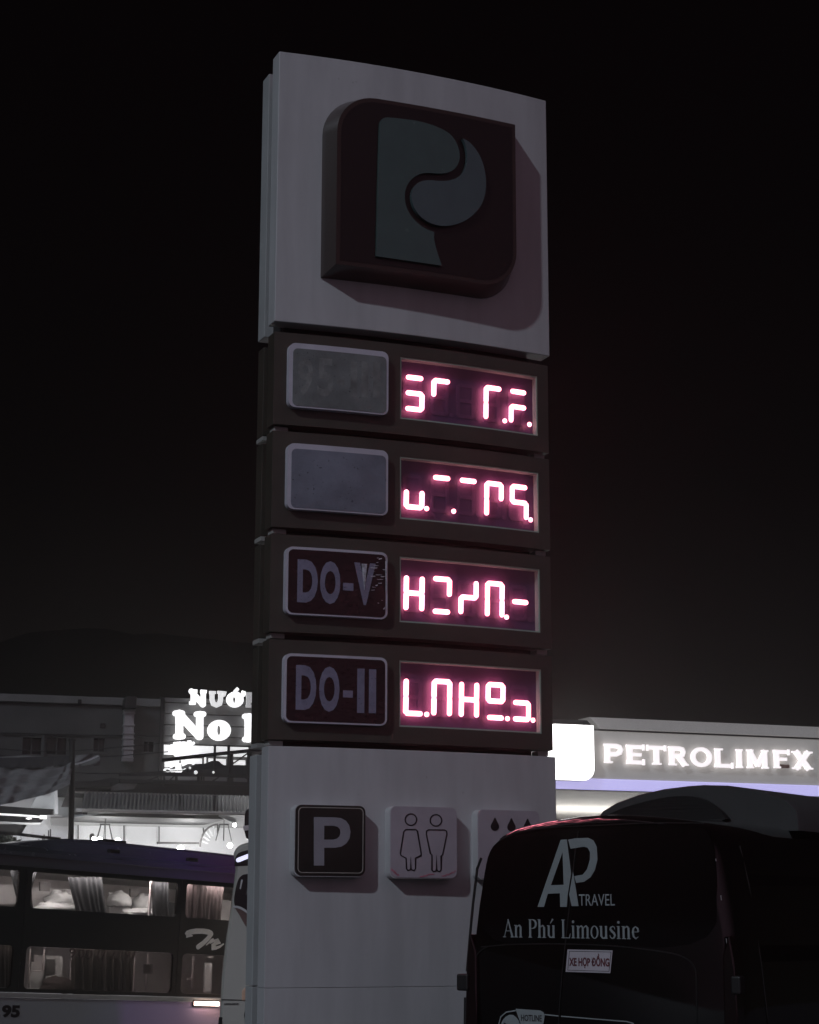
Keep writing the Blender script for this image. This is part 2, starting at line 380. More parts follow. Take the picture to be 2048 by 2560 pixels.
    if i == 3:
        for wd, a, b_ in (('D', (260, 695), (367, 940)), ('O', (385, 702), (492, 950)), ('-', (513, 832), (565, 872)), ('I', (590, 714), (627, 955)), ('I', (653, 718), (690, 956))): let(T, wd, a, b_, r3, .045)
    if i == 2:
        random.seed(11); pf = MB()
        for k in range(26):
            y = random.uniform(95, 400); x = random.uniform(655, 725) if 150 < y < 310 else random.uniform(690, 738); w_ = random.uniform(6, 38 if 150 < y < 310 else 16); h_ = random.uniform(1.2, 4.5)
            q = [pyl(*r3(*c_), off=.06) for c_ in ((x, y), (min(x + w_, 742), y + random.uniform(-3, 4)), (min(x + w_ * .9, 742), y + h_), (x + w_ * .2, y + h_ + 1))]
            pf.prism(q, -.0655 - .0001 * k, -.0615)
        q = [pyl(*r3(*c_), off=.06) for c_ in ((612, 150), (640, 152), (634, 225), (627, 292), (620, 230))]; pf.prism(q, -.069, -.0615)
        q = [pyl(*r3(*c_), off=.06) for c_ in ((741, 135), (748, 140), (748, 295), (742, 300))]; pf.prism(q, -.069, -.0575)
        pf.build('peeling_film_glare', M['filmglare'], pl, CV, merge=False)['kind'] = 'stuff'  # pale strips on the peeling film: its highlights put into colour
    if i > 1: T.build('grade_lettering', M['plateletter'], pl, CV)
# emblem box
r1 = rg(600, 80, 850 / 1725)
ox = rrect(.44, 2.115, 7.045, 8.575, .34, 10, (0, 1, 0, 1))
ob = rrect(.385, 2.165, 6.985, 8.625, .36, 10, (0, 1, 0, 1)); em = MB()
n = len(ox); em.add([(a, -.21, b_) for a, b_ in ox] + [(a, -.015, b_) for a, b_ in ob] + [(a, .004, b_) for a, b_ in ob], [(i + n * q, (i + 1) % n + n * q, (i + 1) % n + n * (q + 1), i + n * (q + 1)) for q in (0, 1) for i in range(n)] + [tuple(range(n)), tuple(2 * n + i for i in reversed(range(n)))])
em = em.build('emblem_box', M['emblem'], PY, CV, .016, smooth=35, seg=3)
MB().prism(rrect(.475, 2.08, 7.08, 8.54, .31, 10, (0, 1, 0, 1)), -.2125, -.209).build('emblem_face', M['emblemface'], em, CV)
def lp(pts, off): return [pyl(*r1(*p), off=off) for p in pts]
A = [(708, 480), (712, 448), (735, 433), (765, 434), (830, 441), (900, 450), (960, 466), (1010, 485), (1055, 508), (1087, 540), (1108, 583), (1117, 630), (1109, 668), (1085, 700), (1050, 716), (1005, 719), (960, 714), (920, 717), (882, 735), (852, 768), (836, 808), (836, 858), (850, 905), (880, 950), (920, 985), (955, 1005), (985, 1014), (986, 1018), (984, 1050), (992, 1085), (1005, 1130), (1021, 1176), (1025, 1186), (1014, 1184), (860, 1162), (702, 1139), (691, 1137), (692, 1126), (696, 950), (700, 750)]
B = [(1127, 541), (1124, 540), (1127, 541.5), (1145, 550), (1170, 568), (1200, 605), (1224, 650), (1240, 705), (1247, 770), (1240, 835), (1218, 888), (1180, 932), (1132, 965), (1080, 983), (1030, 988), (975, 978), (928, 953), (895, 920), (873, 878), (866, 835), (873, 797), (892, 772), (922, 757), (960, 753), (1010, 759), (1060, 757), (1100, 742), (1130, 715), (1148, 670), (1151, 620), (1142, 575)]
MB().prism(smoothpoly(lp(A, .235), 1), -.238, -.211).build('emblem_letter', M['logo'], em, CV, .006, smooth=35)
MB().prism(smoothpoly(lp(B, .235), 1), -.250, -.211).build('emblem_drop', M['logo2'], em, CV, .012, smooth=35, seg=3)
# pictogram plates on the base
r4 = rg(600, 1820, 800 / 1725)
def p4(pts, off=.115): return [pyl(*r4(*p), off=off) for p in pts]
def plate(s0, s1, zb, zt, name, m_back, m_face, lab=None):
    o = MB().prism(rrect(s0 - .006, s1, zb - .008, zt, .05), -.104, .004).build(name, m_back, PY, CV, .008, smooth=40)
    if lab: o['label'] = lab
    MB().prism(rrect(s0, s1 - .001, zb, zt - .001, .05), -.109, -.1035).build('sign_face', m_face, o, CV, .002)
    return o
P1 = plate(.200, .770, 2.046, 2.592, 'parking_plate', M['white'], M['signblack'])
ln = MB(); pts = rrect(.222, .752, 2.066, 2.574, .035)
ln.prism(pts, -.1112, -.1085, [rrect(.2275, .7465, 2.0715, 2.5685, .031)[::-1]]); ln.build('border_line', M['signline'], P1, CV)
PP = p4([(400, 480), (510, 482), (545, 486), (572, 500), (590, 525), (597, 560), (592, 595), (575, 622), (548, 640), (515, 646), (455, 646), (455, 742), (400, 742)])
PH_ = p4([(455, 527), (505, 527), (528, 533), (541, 548), (543, 566), (538, 584), (524, 597), (505, 602), (455, 602)])
MB().prism(PP, -.1125, -.1085, [PH_[::-1]]).build('parking_letter', M['signP'], P1, CV)
P2 = plate(.982, 1.558, 2.038, 2.597, 'restroom_plate', M['white'], M['signlight'])
ic = MB()
def ringpx(mb, cx, cy, rr, hw):
    n = 20; o_ = p4([(cx + (rr + hw) * math.cos(2 * math.pi * k / n), cy + (rr + hw) * math.sin(2 * math.pi * k / n)) for k in range(n)])
    i_ = p4([(cx + (rr - hw) * math.cos(2 * math.pi * k / n), cy + (rr - hw) * math.sin(2 * math.pi * k / n)) for k in range(n)])
    mb.prism(o_, -.1118, -.1085, [i_[::-1]])
ringpx(ic, 923, 494, 31, 3.2); ringpx(ic, 1058, 498, 31, 3.2)
hwl = .0048
wo_ = [(895, 548), (950, 548), (958, 556), (978, 675), (978, 688), (948, 702), (948, 758), (940, 769), (925, 764), (922, 752), (922, 700), (923, 752), (918, 766), (906, 768), (899, 758), (897, 702), (870, 688), (866, 675), (884, 560), (895, 548)]
ma_ = [(1018, 549), (1104, 550), (1115, 556), (1117, 572), (1094, 684), (1086, 690), (1086, 764), (1078, 775), (1065, 770), (1062, 758), (1061, 692), (1061, 758), (1058, 771), (1045, 775), (1036, 766), (1036, 684), (1028, 678), (1006, 572), (1007, 556), (1018, 549)]
ic.ribbon(p4(wo_), hwl, -.1118, -.1085); ic.ribbon(p4(ma_), hwl, -.1118, -.1085)
ic.build('pictogram', M['ink'], P2, CV, merge=False)
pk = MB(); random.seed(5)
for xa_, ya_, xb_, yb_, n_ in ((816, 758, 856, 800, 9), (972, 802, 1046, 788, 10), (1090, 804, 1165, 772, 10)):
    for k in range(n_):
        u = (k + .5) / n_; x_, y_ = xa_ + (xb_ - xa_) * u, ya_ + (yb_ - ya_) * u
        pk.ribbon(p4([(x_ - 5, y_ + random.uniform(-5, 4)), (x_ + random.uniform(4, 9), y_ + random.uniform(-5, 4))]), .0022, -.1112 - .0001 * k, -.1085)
pk.build('red_reflection', M['pinkreflect'], P2, CV, merge=False)['kind'] = 'stuff'  # pink dashes: red reflections on the sign film, put into colour
P3 = plate(1.750, 2.330, 2.036, 2.590, 'car_wash_plate', M['white'], M['signlight'])
dr = MB()
for cx, k in ((1376, 0), (1465, 3), (1552, 6)):
    dr.prism(p4(smoothpoly([(cx, 478 + k), (cx + 10, 502 + k), (cx + 22, 524 + k), (cx + 22, 540 + k), (cx + 12, 552 + k), (cx, 555 + k), (cx - 12, 552 + k), (cx - 22, 540 + k), (cx - 22, 524 + k), (cx - 10, 502 + k)], 1)), -.1118, -.1085)
cr = p4([(1350, 700), (1370, 650), (1395, 610), (1530, 612), (1558, 652), (1578, 700), (1578, 760), (1350, 758)])
dr.prism(cr, -.1118, -.1085)
dr.build('car_wash_pictogram', M['ink'], P3, CV)

# ================================================================== black van
VF = Frame(1.199, 12.49, -34.3)
v8 = rg(1140, 1940, 908 / 1725); v4 = rg(1140, 2000, 460 / 1725); v5 = rg(1140, 2280, 460 / 1725)
VAN = thing('parked_van', VF, 'black passenger van seen from behind with silver lettering on its rear doors', 'van')
HALF = [(0, .36), (.86, .36), (.965, .44), (.985, .75), (.992, 1.1), (.965, 1.41), (.938, 1.69), (.912, 1.86), (.886, 1.99), (.868, 2.09), (.840, 2.18), (.800, 2.245), (.733, 2.297), (.625, 2.332), (.50, 2.352), (.395, 2.366), (.2, 2.384), (0, 2.392)]
def vsec(y, wx=1., top=2.40, sx=0, zb=0):
    out = []
    for x, z in HALF: out.append((x * wx - sx * (1 if x > .3 else 0) * 1., y, .36 + zb + (z - .36) * (top - .36 - zb) / 2.04))
    L_ = [(-p[0], p[1], p[2]) for p in out[1:-1]][::-1]
    return out + L_
secs = [vsec(0, .955, 2.300), vsec(.008, .965, 2.320), vsec(.03, .977, 2.345), vsec(.065, .988, 2.367), vsec(.11, .995, 2.384), vsec(.17, .999, 2.395), vsec(.28, 1, 2.402), vsec(.6, 1, 2.41), vsec(2.4, 1, 2.42), vsec(4.0, .995, 2.40), vsec(4.5, .97, 2.30), vsec(5.2, .94, 1.62, zb=.02), vsec(5.6, .90, 1.25, zb=.04), vsec(5.75, .80, .95, zb=.06)]
b = MB(); n = len(secs[0]); b.add([v for s_ in secs for v in s_], [(i * n + j, i * n + (j + 1) % n, (i + 1) * n + (j + 1) % n, (i + 1) * n + j) for i in range(len(secs) - 1) for j in range(n)] + [tuple(range(n)), tuple((len(secs) - 1) * n + j for j in reversed(range(n)))])
body = b.build('body', M['vanpaint'], VAN, smooth=50)
# rear doors: window areas, joints, belt line
def vp(pts, off=-.004, reg=v8): return [VF.at(*reg(*p), off) for p in pts]
dl = smoothpoly(vp([(165, 330), (250, 290), (535, 256), (520, 560), (500, 790), (110, 800), (130, 480)]), 2)
dr_ = smoothpoly(vp([(560, 254), (900, 236), (1100, 238), (1215, 262), (1235, 480), (1240, 830), (560, 795), (545, 560)]), 2)
MB().prism(dl, -.0035, .02).build('rear_window', M['vanglass'], VAN); MB().prism(dr_, -.0035, .02).build('rear_window', M['vanglass'], VAN)
for pts in ([(582, 262), (560, 420), (538, 640), (520, 800), (500, 1000), (488, 1178), (484, 1500)], [(120, 812), (300, 796), (700, 800), (1000, 835), (1090, 860), (1135, 900), (1145, 960), (1145, 1500)], [(150, 812), (108, 835), (88, 880), (86, 960), (70, 1500)]):
    MB().ribbon(smoothpoly(vp(pts, -.001), 2, False), .004, -.0050, .004).build('door_joint', M['joint'], VAN)
MB().tube([(p[0], -.008, p[1]) for p in smoothpoly(vp([(212, 300), (245, 278), (420, 246), (640, 236), (950, 222), (1180, 225)]), 2, False)], .0035, 6).build('roof_joint', M['joint'], VAN)
for z_a, z_b in ((1.28, 1.42), (1.55, 1.60), (1.83, 1.86), (2.07, 2.085)):
    xf = lambda z: .955 - .085 * max(0, (z - 1.2) / .9) ** 1.3
    MB().tube([(xf(z_a), -.003, z_a), (xf(z_b), -.003, z_b)], .0035, 8).build('corner_glint', M['rim'], VAN, smooth=60)  # bright metal slivers added to stand for glints along the corner
for zc in (1.30, .75):
    h = MB().box(-1.045, -.955, -.03, .05, zc - .055, zc + .055).build('door_hinge', M['vantrim'], VAN, bevel=.012)
for zc in (1.32, .75):
    MB().box(.955, 1.02, -.03, .05, zc - .055, zc + .055).build('door_hinge', M['vantrim'], VAN, bevel=.012)
MB().tube([(-1.0, .035, 1.37), (-.972, .03, 1.60), (-.945, .03, 1.82), (-.91, .03, 2.05), (-.88, .035, 2.12)], .009, 6).build('door_seal', M['vantrim'], VAN)
MB().tube([(-1.015, .035, .55), (-1.02, .035, .9), (-1.015, .035, 1.20)], .009, 6).build('door_seal', M['vantrim'], VAN)
for sgn in (-1, 1):
    tl = MB(); P_ = [(.905, .62), (.985, .66), (.99, 1.0), (.975, 1.45), (.945, 1.62), (.90, 1.5), (.895, 1.0)]
    tl.prism([(sgn * p[0], p[1]) for p in P_][::sgn], -.012, .10).build('tail_light', M['tail'], VAN, bevel=.01, smooth=40)
MB().box(-.97, .97, -.09, .10, .38, .60).build('rear_bumper', M['vantrim'], VAN, bevel=.03, seg=3)
MB().box(-.26, .26, -.100, -.088, .44, .56).build('number_plate', M['sticker'], VAN, bevel=.003)
for yy, zz in ((.9, .36), (4.65, .36)):
    for sgn in (-1, 1):
        tw = MB(); c = [(sgn * (.80 + .0), yy, zz), (sgn * 1.0, yy, zz)]
        ty = tw.tube([(sgn * .78, yy, zz), (sgn * .80, yy, zz), (sgn * .98, yy, zz), (sgn * 1.0, yy, zz)], [.30, .34, .34, .31], 28).build('wheel', M['tyre'], VAN, smooth=40)
        MB().tube([(sgn * .985, yy, zz), (sgn * 1.005, yy, zz)], [.20, .19], 20).build('rim', M['rim'], ty)
# side glazing and joints
for a, b2 in ((.45, 1.75), (1.85, 3.1), (3.2, 4.1)):
    for sgn in (-1, 1):
        pv = [(a, 1.45), (b2, 1.45), (b2, 2.0), (a, 2.0)]
        o = MB().add([(sgn * (.966 if z < 1.6 else .890), y, z) for y, z in pv] + [(sgn * (.940 if z < 1.6 else .86), y, z) for y, z in pv], [(0, 1, 2, 3), (7, 6, 5, 4), (0, 4, 5, 1), (1, 5, 6, 2), (2, 6, 7, 3), (3, 7, 4, 0)]).build('side_window', M['vanglass'], VAN)
for yy in (.42, 1.80, 3.15, 4.2):
    MB().tube([(.993, yy, .5), (.995, yy, 1.1), (.967, yy, 1.42), (.90, yy, 1.93), (.845, yy, 2.18)], .004, 6).build('panel_joint', M['joint'], VAN)
ws = MB().add([(-.80, 4.52, 2.24), (.80, 4.52, 2.24), (.88, 5.16, 1.66), (-.88, 5.16, 1.66)], [(0, 1, 2, 3)]); ws.v = [(x, y + .012, z + .02) for x, y, z in ws.v]; ws.build('windscreen', M['vanglass'], VAN)
for sgn in (-1, 1):
    MB().box(sgn * .62 - .16, sgn * .62 + .16, 5.60, 5.74, .80, .95).build('headlight', M['sticker'], VAN, bevel=.03)
# rooftop unit
ru = MB(); rs = []
prof = [(-.80, 2.32), (-.79, 2.46), (-.75, 2.50), (-.62, 2.555), (-.42, 2.605), (-.2, 2.638), (0, 2.652), (.12, 2.655), (.30, 2.645), (.55, 2.60), (.72, 2.53), (.79, 2.46), (.80, 2.32)]
for y, kx, kz in ((1.42, .985, .0), (1.44, 1, 1), (3.2, 1.0, 1.02), (3.9, .97, .8), (4.1, .93, .35)):
    rs.append([(x * kx, y + (.10 * (x / .8) ** 2 if y < 2 else 0), (2.32 + (z - 2.32) * (kz if kz else .97))) for x, z in prof])
n = len(prof); ru.add([v for q in rs for v in q], [(i * n + j, i * n + j + 1, (i + 1) * n + j + 1, (i + 1) * n + j) for i in range(4) for j in range(n - 1)] + [tuple(range(n)), tuple(4 * n + j for j in reversed(range(n)))])
unit = ru.build('roof_air_unit', M['vangrey'], VAN, smooth=45)
rc = smoothpoly([(-.77, 2.37), (-.775, 2.44), (-.6, 2.50), (-.4, 2.545), (-.2, 2.575), (-.02, 2.585), (.12, 2.56), (.24, 2.48), (.32, 2.37)], 2)
q = MB().prism(rc, 1.38, 1.47); q.v = [(x, y + .10 * (x / .8) ** 2 + .028 - .0, z) for x, y, z in q.v]; q.build('air_opening', M['recess'], unit)
# lettering of the rear
def dec(poly, reg, name='', d=-.0075, holes=()):
    return MB().prism(vp(poly, d, reg), d, -.0042, [vp(h, d, reg) for h in holes])
lg = MB()
lg.prism(vp([(765, 1003), (983, 373), (1040, 370), (1074, 640), (1080, 690), (1047, 895), (1040, 1003), (978, 1003), (975, 875), (862, 880), (825, 1003)], -.0075, v4), -.0075, -.0042, [vp([(1000, 490), (1010, 795), (890, 800)], -.0075, v4)])
lg.prism(vp([(1098, 672), (1150, 995), (1085, 995), (1062, 885)], -.0075, v4), -.0075, -.0042)
lg.prism(vp([(1052, 372), (1115, 360), (1240, 355), (1290, 380), (1320, 440), (1327, 560), (1302, 660), (1262, 725), (1200, 768), (1128, 778), (1108, 715), (1190, 700), (1230, 650), (1256, 560), (1258, 490), (1235, 448), (1200, 438), (1075, 458)], -.0075, v4), -.0075, -.0042)
lg.build('letter_logo', M['decal'], VAN)
def vbox(mb, word, reg, a, b_, bold, slant=0, d=-.0075):
    (s0, z1_), (s1, z0_) = VF.at(*reg(*a), d), VF.at(*reg(*b_), d)
    text(mb, word, s0, s1, z0_, z1_, d, .003, bold)
t_ = MB(); vbox(t_, 'TRAVEL', v4, (1152, 884), (1490, 991), 0); t_.build('lettering', M['decal'], VAN)
# a narrow serif alphabet drawn with the pen: (points, half widths); units: cap height 1
K, H_ = .062, .02
def st(x, z0, z1, f0=1, f1=1, k=K, w=.115):
    o_ = [([(x, z0), (x, z1)], k)]
    if f0: o_.append(([(x - w, z0 + H_), (x + w, z0 + H_)], H_))
    if f1: o_.append(([(x - w, z1 - H_), (x + (w if f1 == 1 else .02), z1 - H_)], H_))
    return o_
def arc(cx, cz, rx, rz, a0, a1, n=10, k0=K, k1=K, km=None):
    km = km or (k0 + k1) / 2; P_, W_ = [], []
    for i in range(n + 1):
        a = R(a0 + (a1 - a0) * i / n); P_.append((cx + rx * math.cos(a), cz + rz * math.sin(a))); W_.append(H_ + (K - H_) * abs(math.cos(a)) ** 1.2)
    return [(P_, W_)]
SER = {'A': (.68, [([(.08, .02), (.34, 1)], .022), ([(.31, 1), (.60, .0)], [.03, K]), ([(.16, .35), (.46, .35)], H_), ([(-.02, H_), (.18, H_)], H_), ([(.47, H_), (.72, H_)], H_)]),
 'P': (.58, st(.14, 0, 1) + arc(.27, .74, .24, .24, 92, -92, 14) + [([(.14, .98), (.28, .98)], H_), ([(.14, .5), (.28, .5)], H_)]),
 'L': (.60, st(.14, 0, 1) + [([(.14, H_), (.52, H_)], H_), ([(.52, 0), (.58, .26)], [.03, .014])]),
 'h': (.56, st(.12, 0, 1, 1, 2) + [([(.15, .50), (.22, .62), (.32, .66), (.40, .60)], [.02, .03, .04, .05])] + st(.42, 0, .60, 1, 0)),
 'n': (.56, st(.12, 0, .68, 1, 2) + [([(.15, .50), (.22, .62), (.32, .66), (.40, .60)], [.02, .03, .04, .05])] + st(.42, 0, .60, 1, 0)),
 'm': (.86, st(.12, 0, .68, 1, 2) + [([(.15, .50), (.22, .62), (.31, .66), (.39, .60)], [.02, .03, .04, .05]), ([(.44, .50), (.52, .62), (.61, .66), (.69, .60)], [.02, .03, .04, .05])] + st(.41, 0, .60, 1, 0) + st(.71, 0, .60, 1, 0)),
 'u': (.56, st(.12, .12, .68, 0, 2) + [([(.13, .14), (.2, .04), (.3, .02), (.40, .14)], [.055, .04, .03, .02])] + st(.42, 0, .68, 2, 2, w=.08)),
 'i': (.28, st(.13, 0, .68, 1, 2) + [('dot', .13, .88)]),
 'o': (.50, [('ring', .24, .34, .20, .34)]),
 's': (.42, [([(.36, .50), (.33, .62), (.22, .66), (.11, .60), (.09, .50), (.18, .40), (.30, .30), (.36, .19), (.30, .06), (.19, .02), (.09, .07), (.05, .20)], [.012, .022, .024, .04, .055, .06, .06, .055, .04, .024, .022, .012])]),
 'e': (.46, [([(.06, .38), (.40, .38)], .018), ([(.40, .38), (.38, .56), (.24, .66), (.12, .56), (.08, .36), (.12, .14), (.25, .03), (.40, .13)], [.05, .045, .024, .045, K, .05, .03, .014])])}
def serif(mb, word, s0, s1, zb0, zb1, hgt, d):
    """set a word between s0 and s1, its base line running from zb0 to zb1"""
    tot = sum(.30 if c == ' ' else SER['u' if c == 'ú' else c][0] + .035 for c in word); x = 0; n = 0
    def P_(a, z): return (s0 + (s1 - s0) * a / tot, zb0 + (zb1 - zb0) * a / tot + z * hgt)
    for c in word:
        if c == ' ': x += .30; continue
        W_, stks = SER['u' if c == 'ú' else c]; stks = list(stks)
        if c == 'ú': stks.append(([(.22, .78), (.38, 1.02)], [.02, .05]))
        kx = (s1 - s0) / tot
        for sk in stks:
            n += 1; dd = d - .00004 * (n % 9)
            if sk[0] == 'dot': mb.prism([P_(x + sk[1] + .075 * math.cos(R(30 * q)), sk[2] + .075 * math.sin(R(30 * q))) for q in range(12)], dd, -.0042)
            elif sk[0] == 'ring':
                _, cx, cz, rx, rz = sk
                mb.prism([P_(x + cx + (rx + .045) * math.cos(R(18 * q)), cz + (rz + .01) * math.sin(R(18 * q))) for q in range(20)], dd, -.0042,
                         [[P_(x + cx + (rx - .055) * math.cos(R(-18 * q)), cz + (rz - .035) * math.sin(R(-18 * q))) for q in range(20)]])
            else:
                pts, hw = sk; pts = [P_(x + a, z) for a, z in pts]; hw = hw if isinstance(hw, list) else [hw] * len(pts)
                vert = abs(pts[-1][1] - pts[0][1]) > abs(pts[-1][0] - pts[0][0])
                mb.ribbon(pts, [h * (kx if vert or len(pts) > 2 else hgt) for h in hw], dd, -.0042)
        x += W_ + .035
    return mb
(sa, za), (sb, zb_) = VF.at(*v8(225, 766), -.0075), VF.at(*v8(874, 776), -.0075)
ztop = VF.at(*v8(352, 677), -.0075)[1]
serif(MB(), 'An Phú Limousine', sa, sb, za, zb_, (ztop - za) * .97, -.0075).build('lettering', M['decal'], VAN, merge=False)
stk = MB().prism(vp([(1048, 352), (1470, 361), (1448, 574), (1030, 562)], -.006, v5), -.0075, -.0042).build('sticker', M['sticker'], VAN)
bl = MB(); o_ = vp([(1062, 366), (1457, 374), (1437, 560), (1046, 549)], -.009, v5); i_ = vp([(1066, 371), (1452, 379), (1433, 555), (1051, 544)], -.009, v5)
bl.prism(o_, -.0085, -.007, [i_[::-1]]).build('sticker_border', M['ink'], stk)
sw = MB(); (s0, z1_), (s1, z0_) = VF.at(*v5(1060, 388), -.009), VF.at(*v5(1440, 534), -.009)
text(sw, 'XE HỢP ĐỒNG', s0, s1, z0_, z1_, -.009, .0015, .035); sw.build('sticker_lettering', M['stickerred'], stk)
hp = MB().prism(vp([(560, 908), (790, 924), (822, 942), (832, 975), (822, 1042), (800, 1070), (610, 1060), (585, 985)], -.0075, v5), -.0075, -.0042)
hp.ribbon(vp([(830, 962), (962, 976)], -.0075, v5), .0035, -.0075, -.0042); hp.ribbon(vp([(985, 978), (1300, 1004), (1600, 1028), (1660, 1045), (1690, 1090)], -.0075, v5), .0035, -.0075, -.0042)
hp.prism(smoothpoly(vp([(420, 1250), (410, 1080), (450, 990), (520, 955), (580, 1000), (610, 1080), (610, 1250)], -.0075, v5), 1), -.0075, -.0042)
hp.ribbon(vp([(400, 1060), (420, 985), (470, 940), (560, 925)], -.0075, v5), .004, -.0075, -.0042)
hp = hp.build('hotline_panel', M['decal'], VAN)
q = MB(); (s0, z1_), (s1, z0_) = VF.at(*v5(610, 962), -.009), VF.at(*v5(805, 1030), -.009); text(q, 'HOTLINE', s0, s1, z0_, z1_, -.009, .0012, .02); q.build('hotline_lettering', M['ink'], hp)
MB().prism(vp([(450, 1036), (475, 1050), (478, 1080), (440, 1080)], -.009, v5), -.009, -.007).build('hotline_mark', M['ink'], hp)
# ================================================================== sleeper bus (far left)
M['busgrey'] = mat('bus_grey_paint', (.13, .135, .14), .22, var=.08, scale=.8, coat=.5)
def livery():
    m = mat('bus_side_livery', (.2, .2, .2), .2, var=.1, coat=.6); t = m.node_tree; b = t.nodes['Principled BSDF']
    tcn = t.nodes.new('ShaderNodeTexCoord'); sp = t.nodes.new('ShaderNodeSeparateXYZ'); nz = t.nodes.new('ShaderNodeTexNoise'); nz.inputs['Scale'].default_value = .8
    t.links.new(tcn.outputs['Object'], sp.inputs[0]); t.links.new(tcn.outputs['Object'], nz.inputs[0])
    ad = t.nodes.new('ShaderNodeMath'); ad.operation = 'MULTIPLY_ADD'; ad.inputs[1].default_value = .8; t.links.new(nz.outputs[0], ad.inputs[0]); t.links.new(sp.outputs[0], ad.inputs[2])
    r = t.nodes.new('ShaderNodeValToRGB'); mr = t.nodes.new('ShaderNodeMapRange'); mr.inputs[1].default_value = -1.2; mr.inputs[2].default_value = 2.4
    t.links.new(ad.outputs[0], mr.inputs[0]); t.links.new(mr.outputs[0], r.inputs[0])
    e = r.color_ramp.elements; e[0].position = .15; e[0].color = (.34, .36, .37, 1); e[1].position = 1; e[1].color = (.85, .66, .80, 1)  # grey to purple livery; pale right end carries the side lamp's warm light
    q = e.new(.36); q.color = (.36, .38, .46, 1); q = e.new(.42); q.color = (.52, .42, .68, 1); q = e.new(.7); q.color = (.64, .48, .76, 1)
    t.links.new(r.outputs[0], b.inputs['Base Color']); return m
def roofliv():
    m = mat('bus_roof_livery', (.2, .2, .2), .25, var=.1, coat=.5); t = m.node_tree; b = t.nodes['Principled BSDF']
    tcn = t.nodes.new('ShaderNodeTexCoord'); sp = t.nodes.new('ShaderNodeSeparateXYZ'); t.links.new(tcn.outputs['Object'], sp.inputs[0])
    r = t.nodes.new('ShaderNodeValToRGB'); mr = t.nodes.new('ShaderNodeMapRange'); mr.inputs[1].default_value = -2.2; mr.inputs[2].default_value = 2.2
    t.links.new(sp.outputs[0], mr.inputs[0]); t.links.new(mr.outputs[0], r.inputs[0])
    e = r.color_ramp.elements; e[0].position = .1; e[0].color = (.055, .062, .068, 1); e[1].position = .95; e[1].color = (.17, .085, .21, 1)
    q = e.new(.5); q.color = (.085, .078, .13, 1); q = e.new(.72); q.color = (.12, .085, .22, 1)
    t.links.new(r.outputs[0], b.inputs['Base Color']); return m
M['livery'] = livery(); M['busroof'] = roofliv()
M['band'] = mat('bus_window_band', (.006, .005, .005), .12, var=.2, coat=.3)
M['strip'] = mat('bus_trim_strip', (.42, .42, .39), .35, var=.08)
M['busglass'] = pane('bus_window_glass', (.80, .78, .77), .05, .03)
M['busglassdark'] = pane('bus_lower_window_glass', (.50, .48, .47), .06, .03)
M['curtain'] = mat('grey_curtain', (.020, .022, .025), .8, var=.2)
M['curtain2'] = mat('brown_curtain', (.075, .055, .055), .8, var=.25, stretch=(6, 6, .5))
M['curtain3'] = mat('plum_curtain', (.10, .080, .075), .8, var=.25, stretch=(6, 6, .5))
M['binwall'] = mat('bus_inside_wall', (.44, .42, .42), .6, var=.35, scale=2)
M['binpale'] = mat('bus_inside_panel', (.60, .60, .60), .5, var=.12, scale=2)
M['blanket'] = mat('pale_blanket', (.52, .54, .54), .8, var=.25, scale=5, bump=.6, bscale=12)
M['dimgrey'] = mat('seat_back_panel', (.11, .105, .105), .5, var=.1)
M['rail'] = mat('pale_rail', (.65, .58, .58), .3, var=.05)
M['lampwarm'] = mat('bus_ceiling_lamp', (1, .9, .85), var=0, emit=(1, .93, .92), es=58)
M['amber'] = mat('lit_side_lamp', (1, .9, .8), var=0, emit=(1, .70, .60), es=14)
M['faint'] = mat('faint_lettering', (.085, .060, .058), .6)
M['greydecal'] = mat('pale_script_lettering', (.80, .78, .72), .5, var=.05)
BF = Frame(-4.31, 30.0, 45, 2.66)
x6 = rg(0, 2060, 660 / 1725); za = rg(0, 2140, 330 / 1694); zb = rg(330, 2140, 330 / 1694)
BUS = thing('sleeper_bus', BF, 'long double deck sleeper bus with purple roof and curtained lit windows at left', 'bus')
def bp(x, y, off=0): return BF.at(*x6(x, y), off)
gzb = -2.33  # placeholder, set from the ground below
GB = gz(-4.31, 30.0)             # ground height at the frame origin
S0, S1, WD = -5.2, 6.8, 2.45
zbt = bp(900, 1150)[1]           # foot of the pale strip
zst = bp(900, 1124)[1]
zgt = bp(700, 322)[1]            # top of the black window band
zrf = bp(0, 128, .35)[1]
zl = zbt
MB().prism([(S0 + .12, GB + .35), (S1, GB + .35), (S1, zbt - .012), (S0, zbt - .012)], .0, WD).build('lower_body', M['livery'], BUS, bevel=.02)
MB().box(S0, S1, -.018, .05, zbt - .008, zst).build('trim_strip', M['strip'], BUS, bevel=.008)
# window band with openings
def wrect(a, b_, r=.07):
    (s0, z1), (s1, z0) = bp(*a), bp(*b_); return (s0, s1, z0, z1, r)
UP = []; LO = []
zu1 = (bp(245, 312)[1] + bp(1150, 378)[1]) / 2; zu0 = (bp(225, 552)[1] + bp(1000, 598)[1]) / 2
zl1 = (bp(200, 800)[1] + bp(1140, 845)[1]) / 2; zl0 = (bp(190, 1080)[1] + bp(1140, 1102)[1]) / 2
xa, xb = bp(205, 430)[0], bp(1158, 490)[0]; xc = bp(1216, 500)[0]; x0r = bp(125, 400)[0]
pw = xb - xa
cols = [(x0r - pw, x0r), (xa, xb), (xc, xc + pw * .95), (xc + pw * .95 + .25, xc + pw * 1.6)]
cols = [(max(a, S0 + .2), b_) for a, b_ in cols]
holes = []
for a, b_ in cols: holes += [rrect(a, b_, zu0, zu1, .07)[::-1], rrect(a, b_, zl0, zl1, .07)[::-1]]
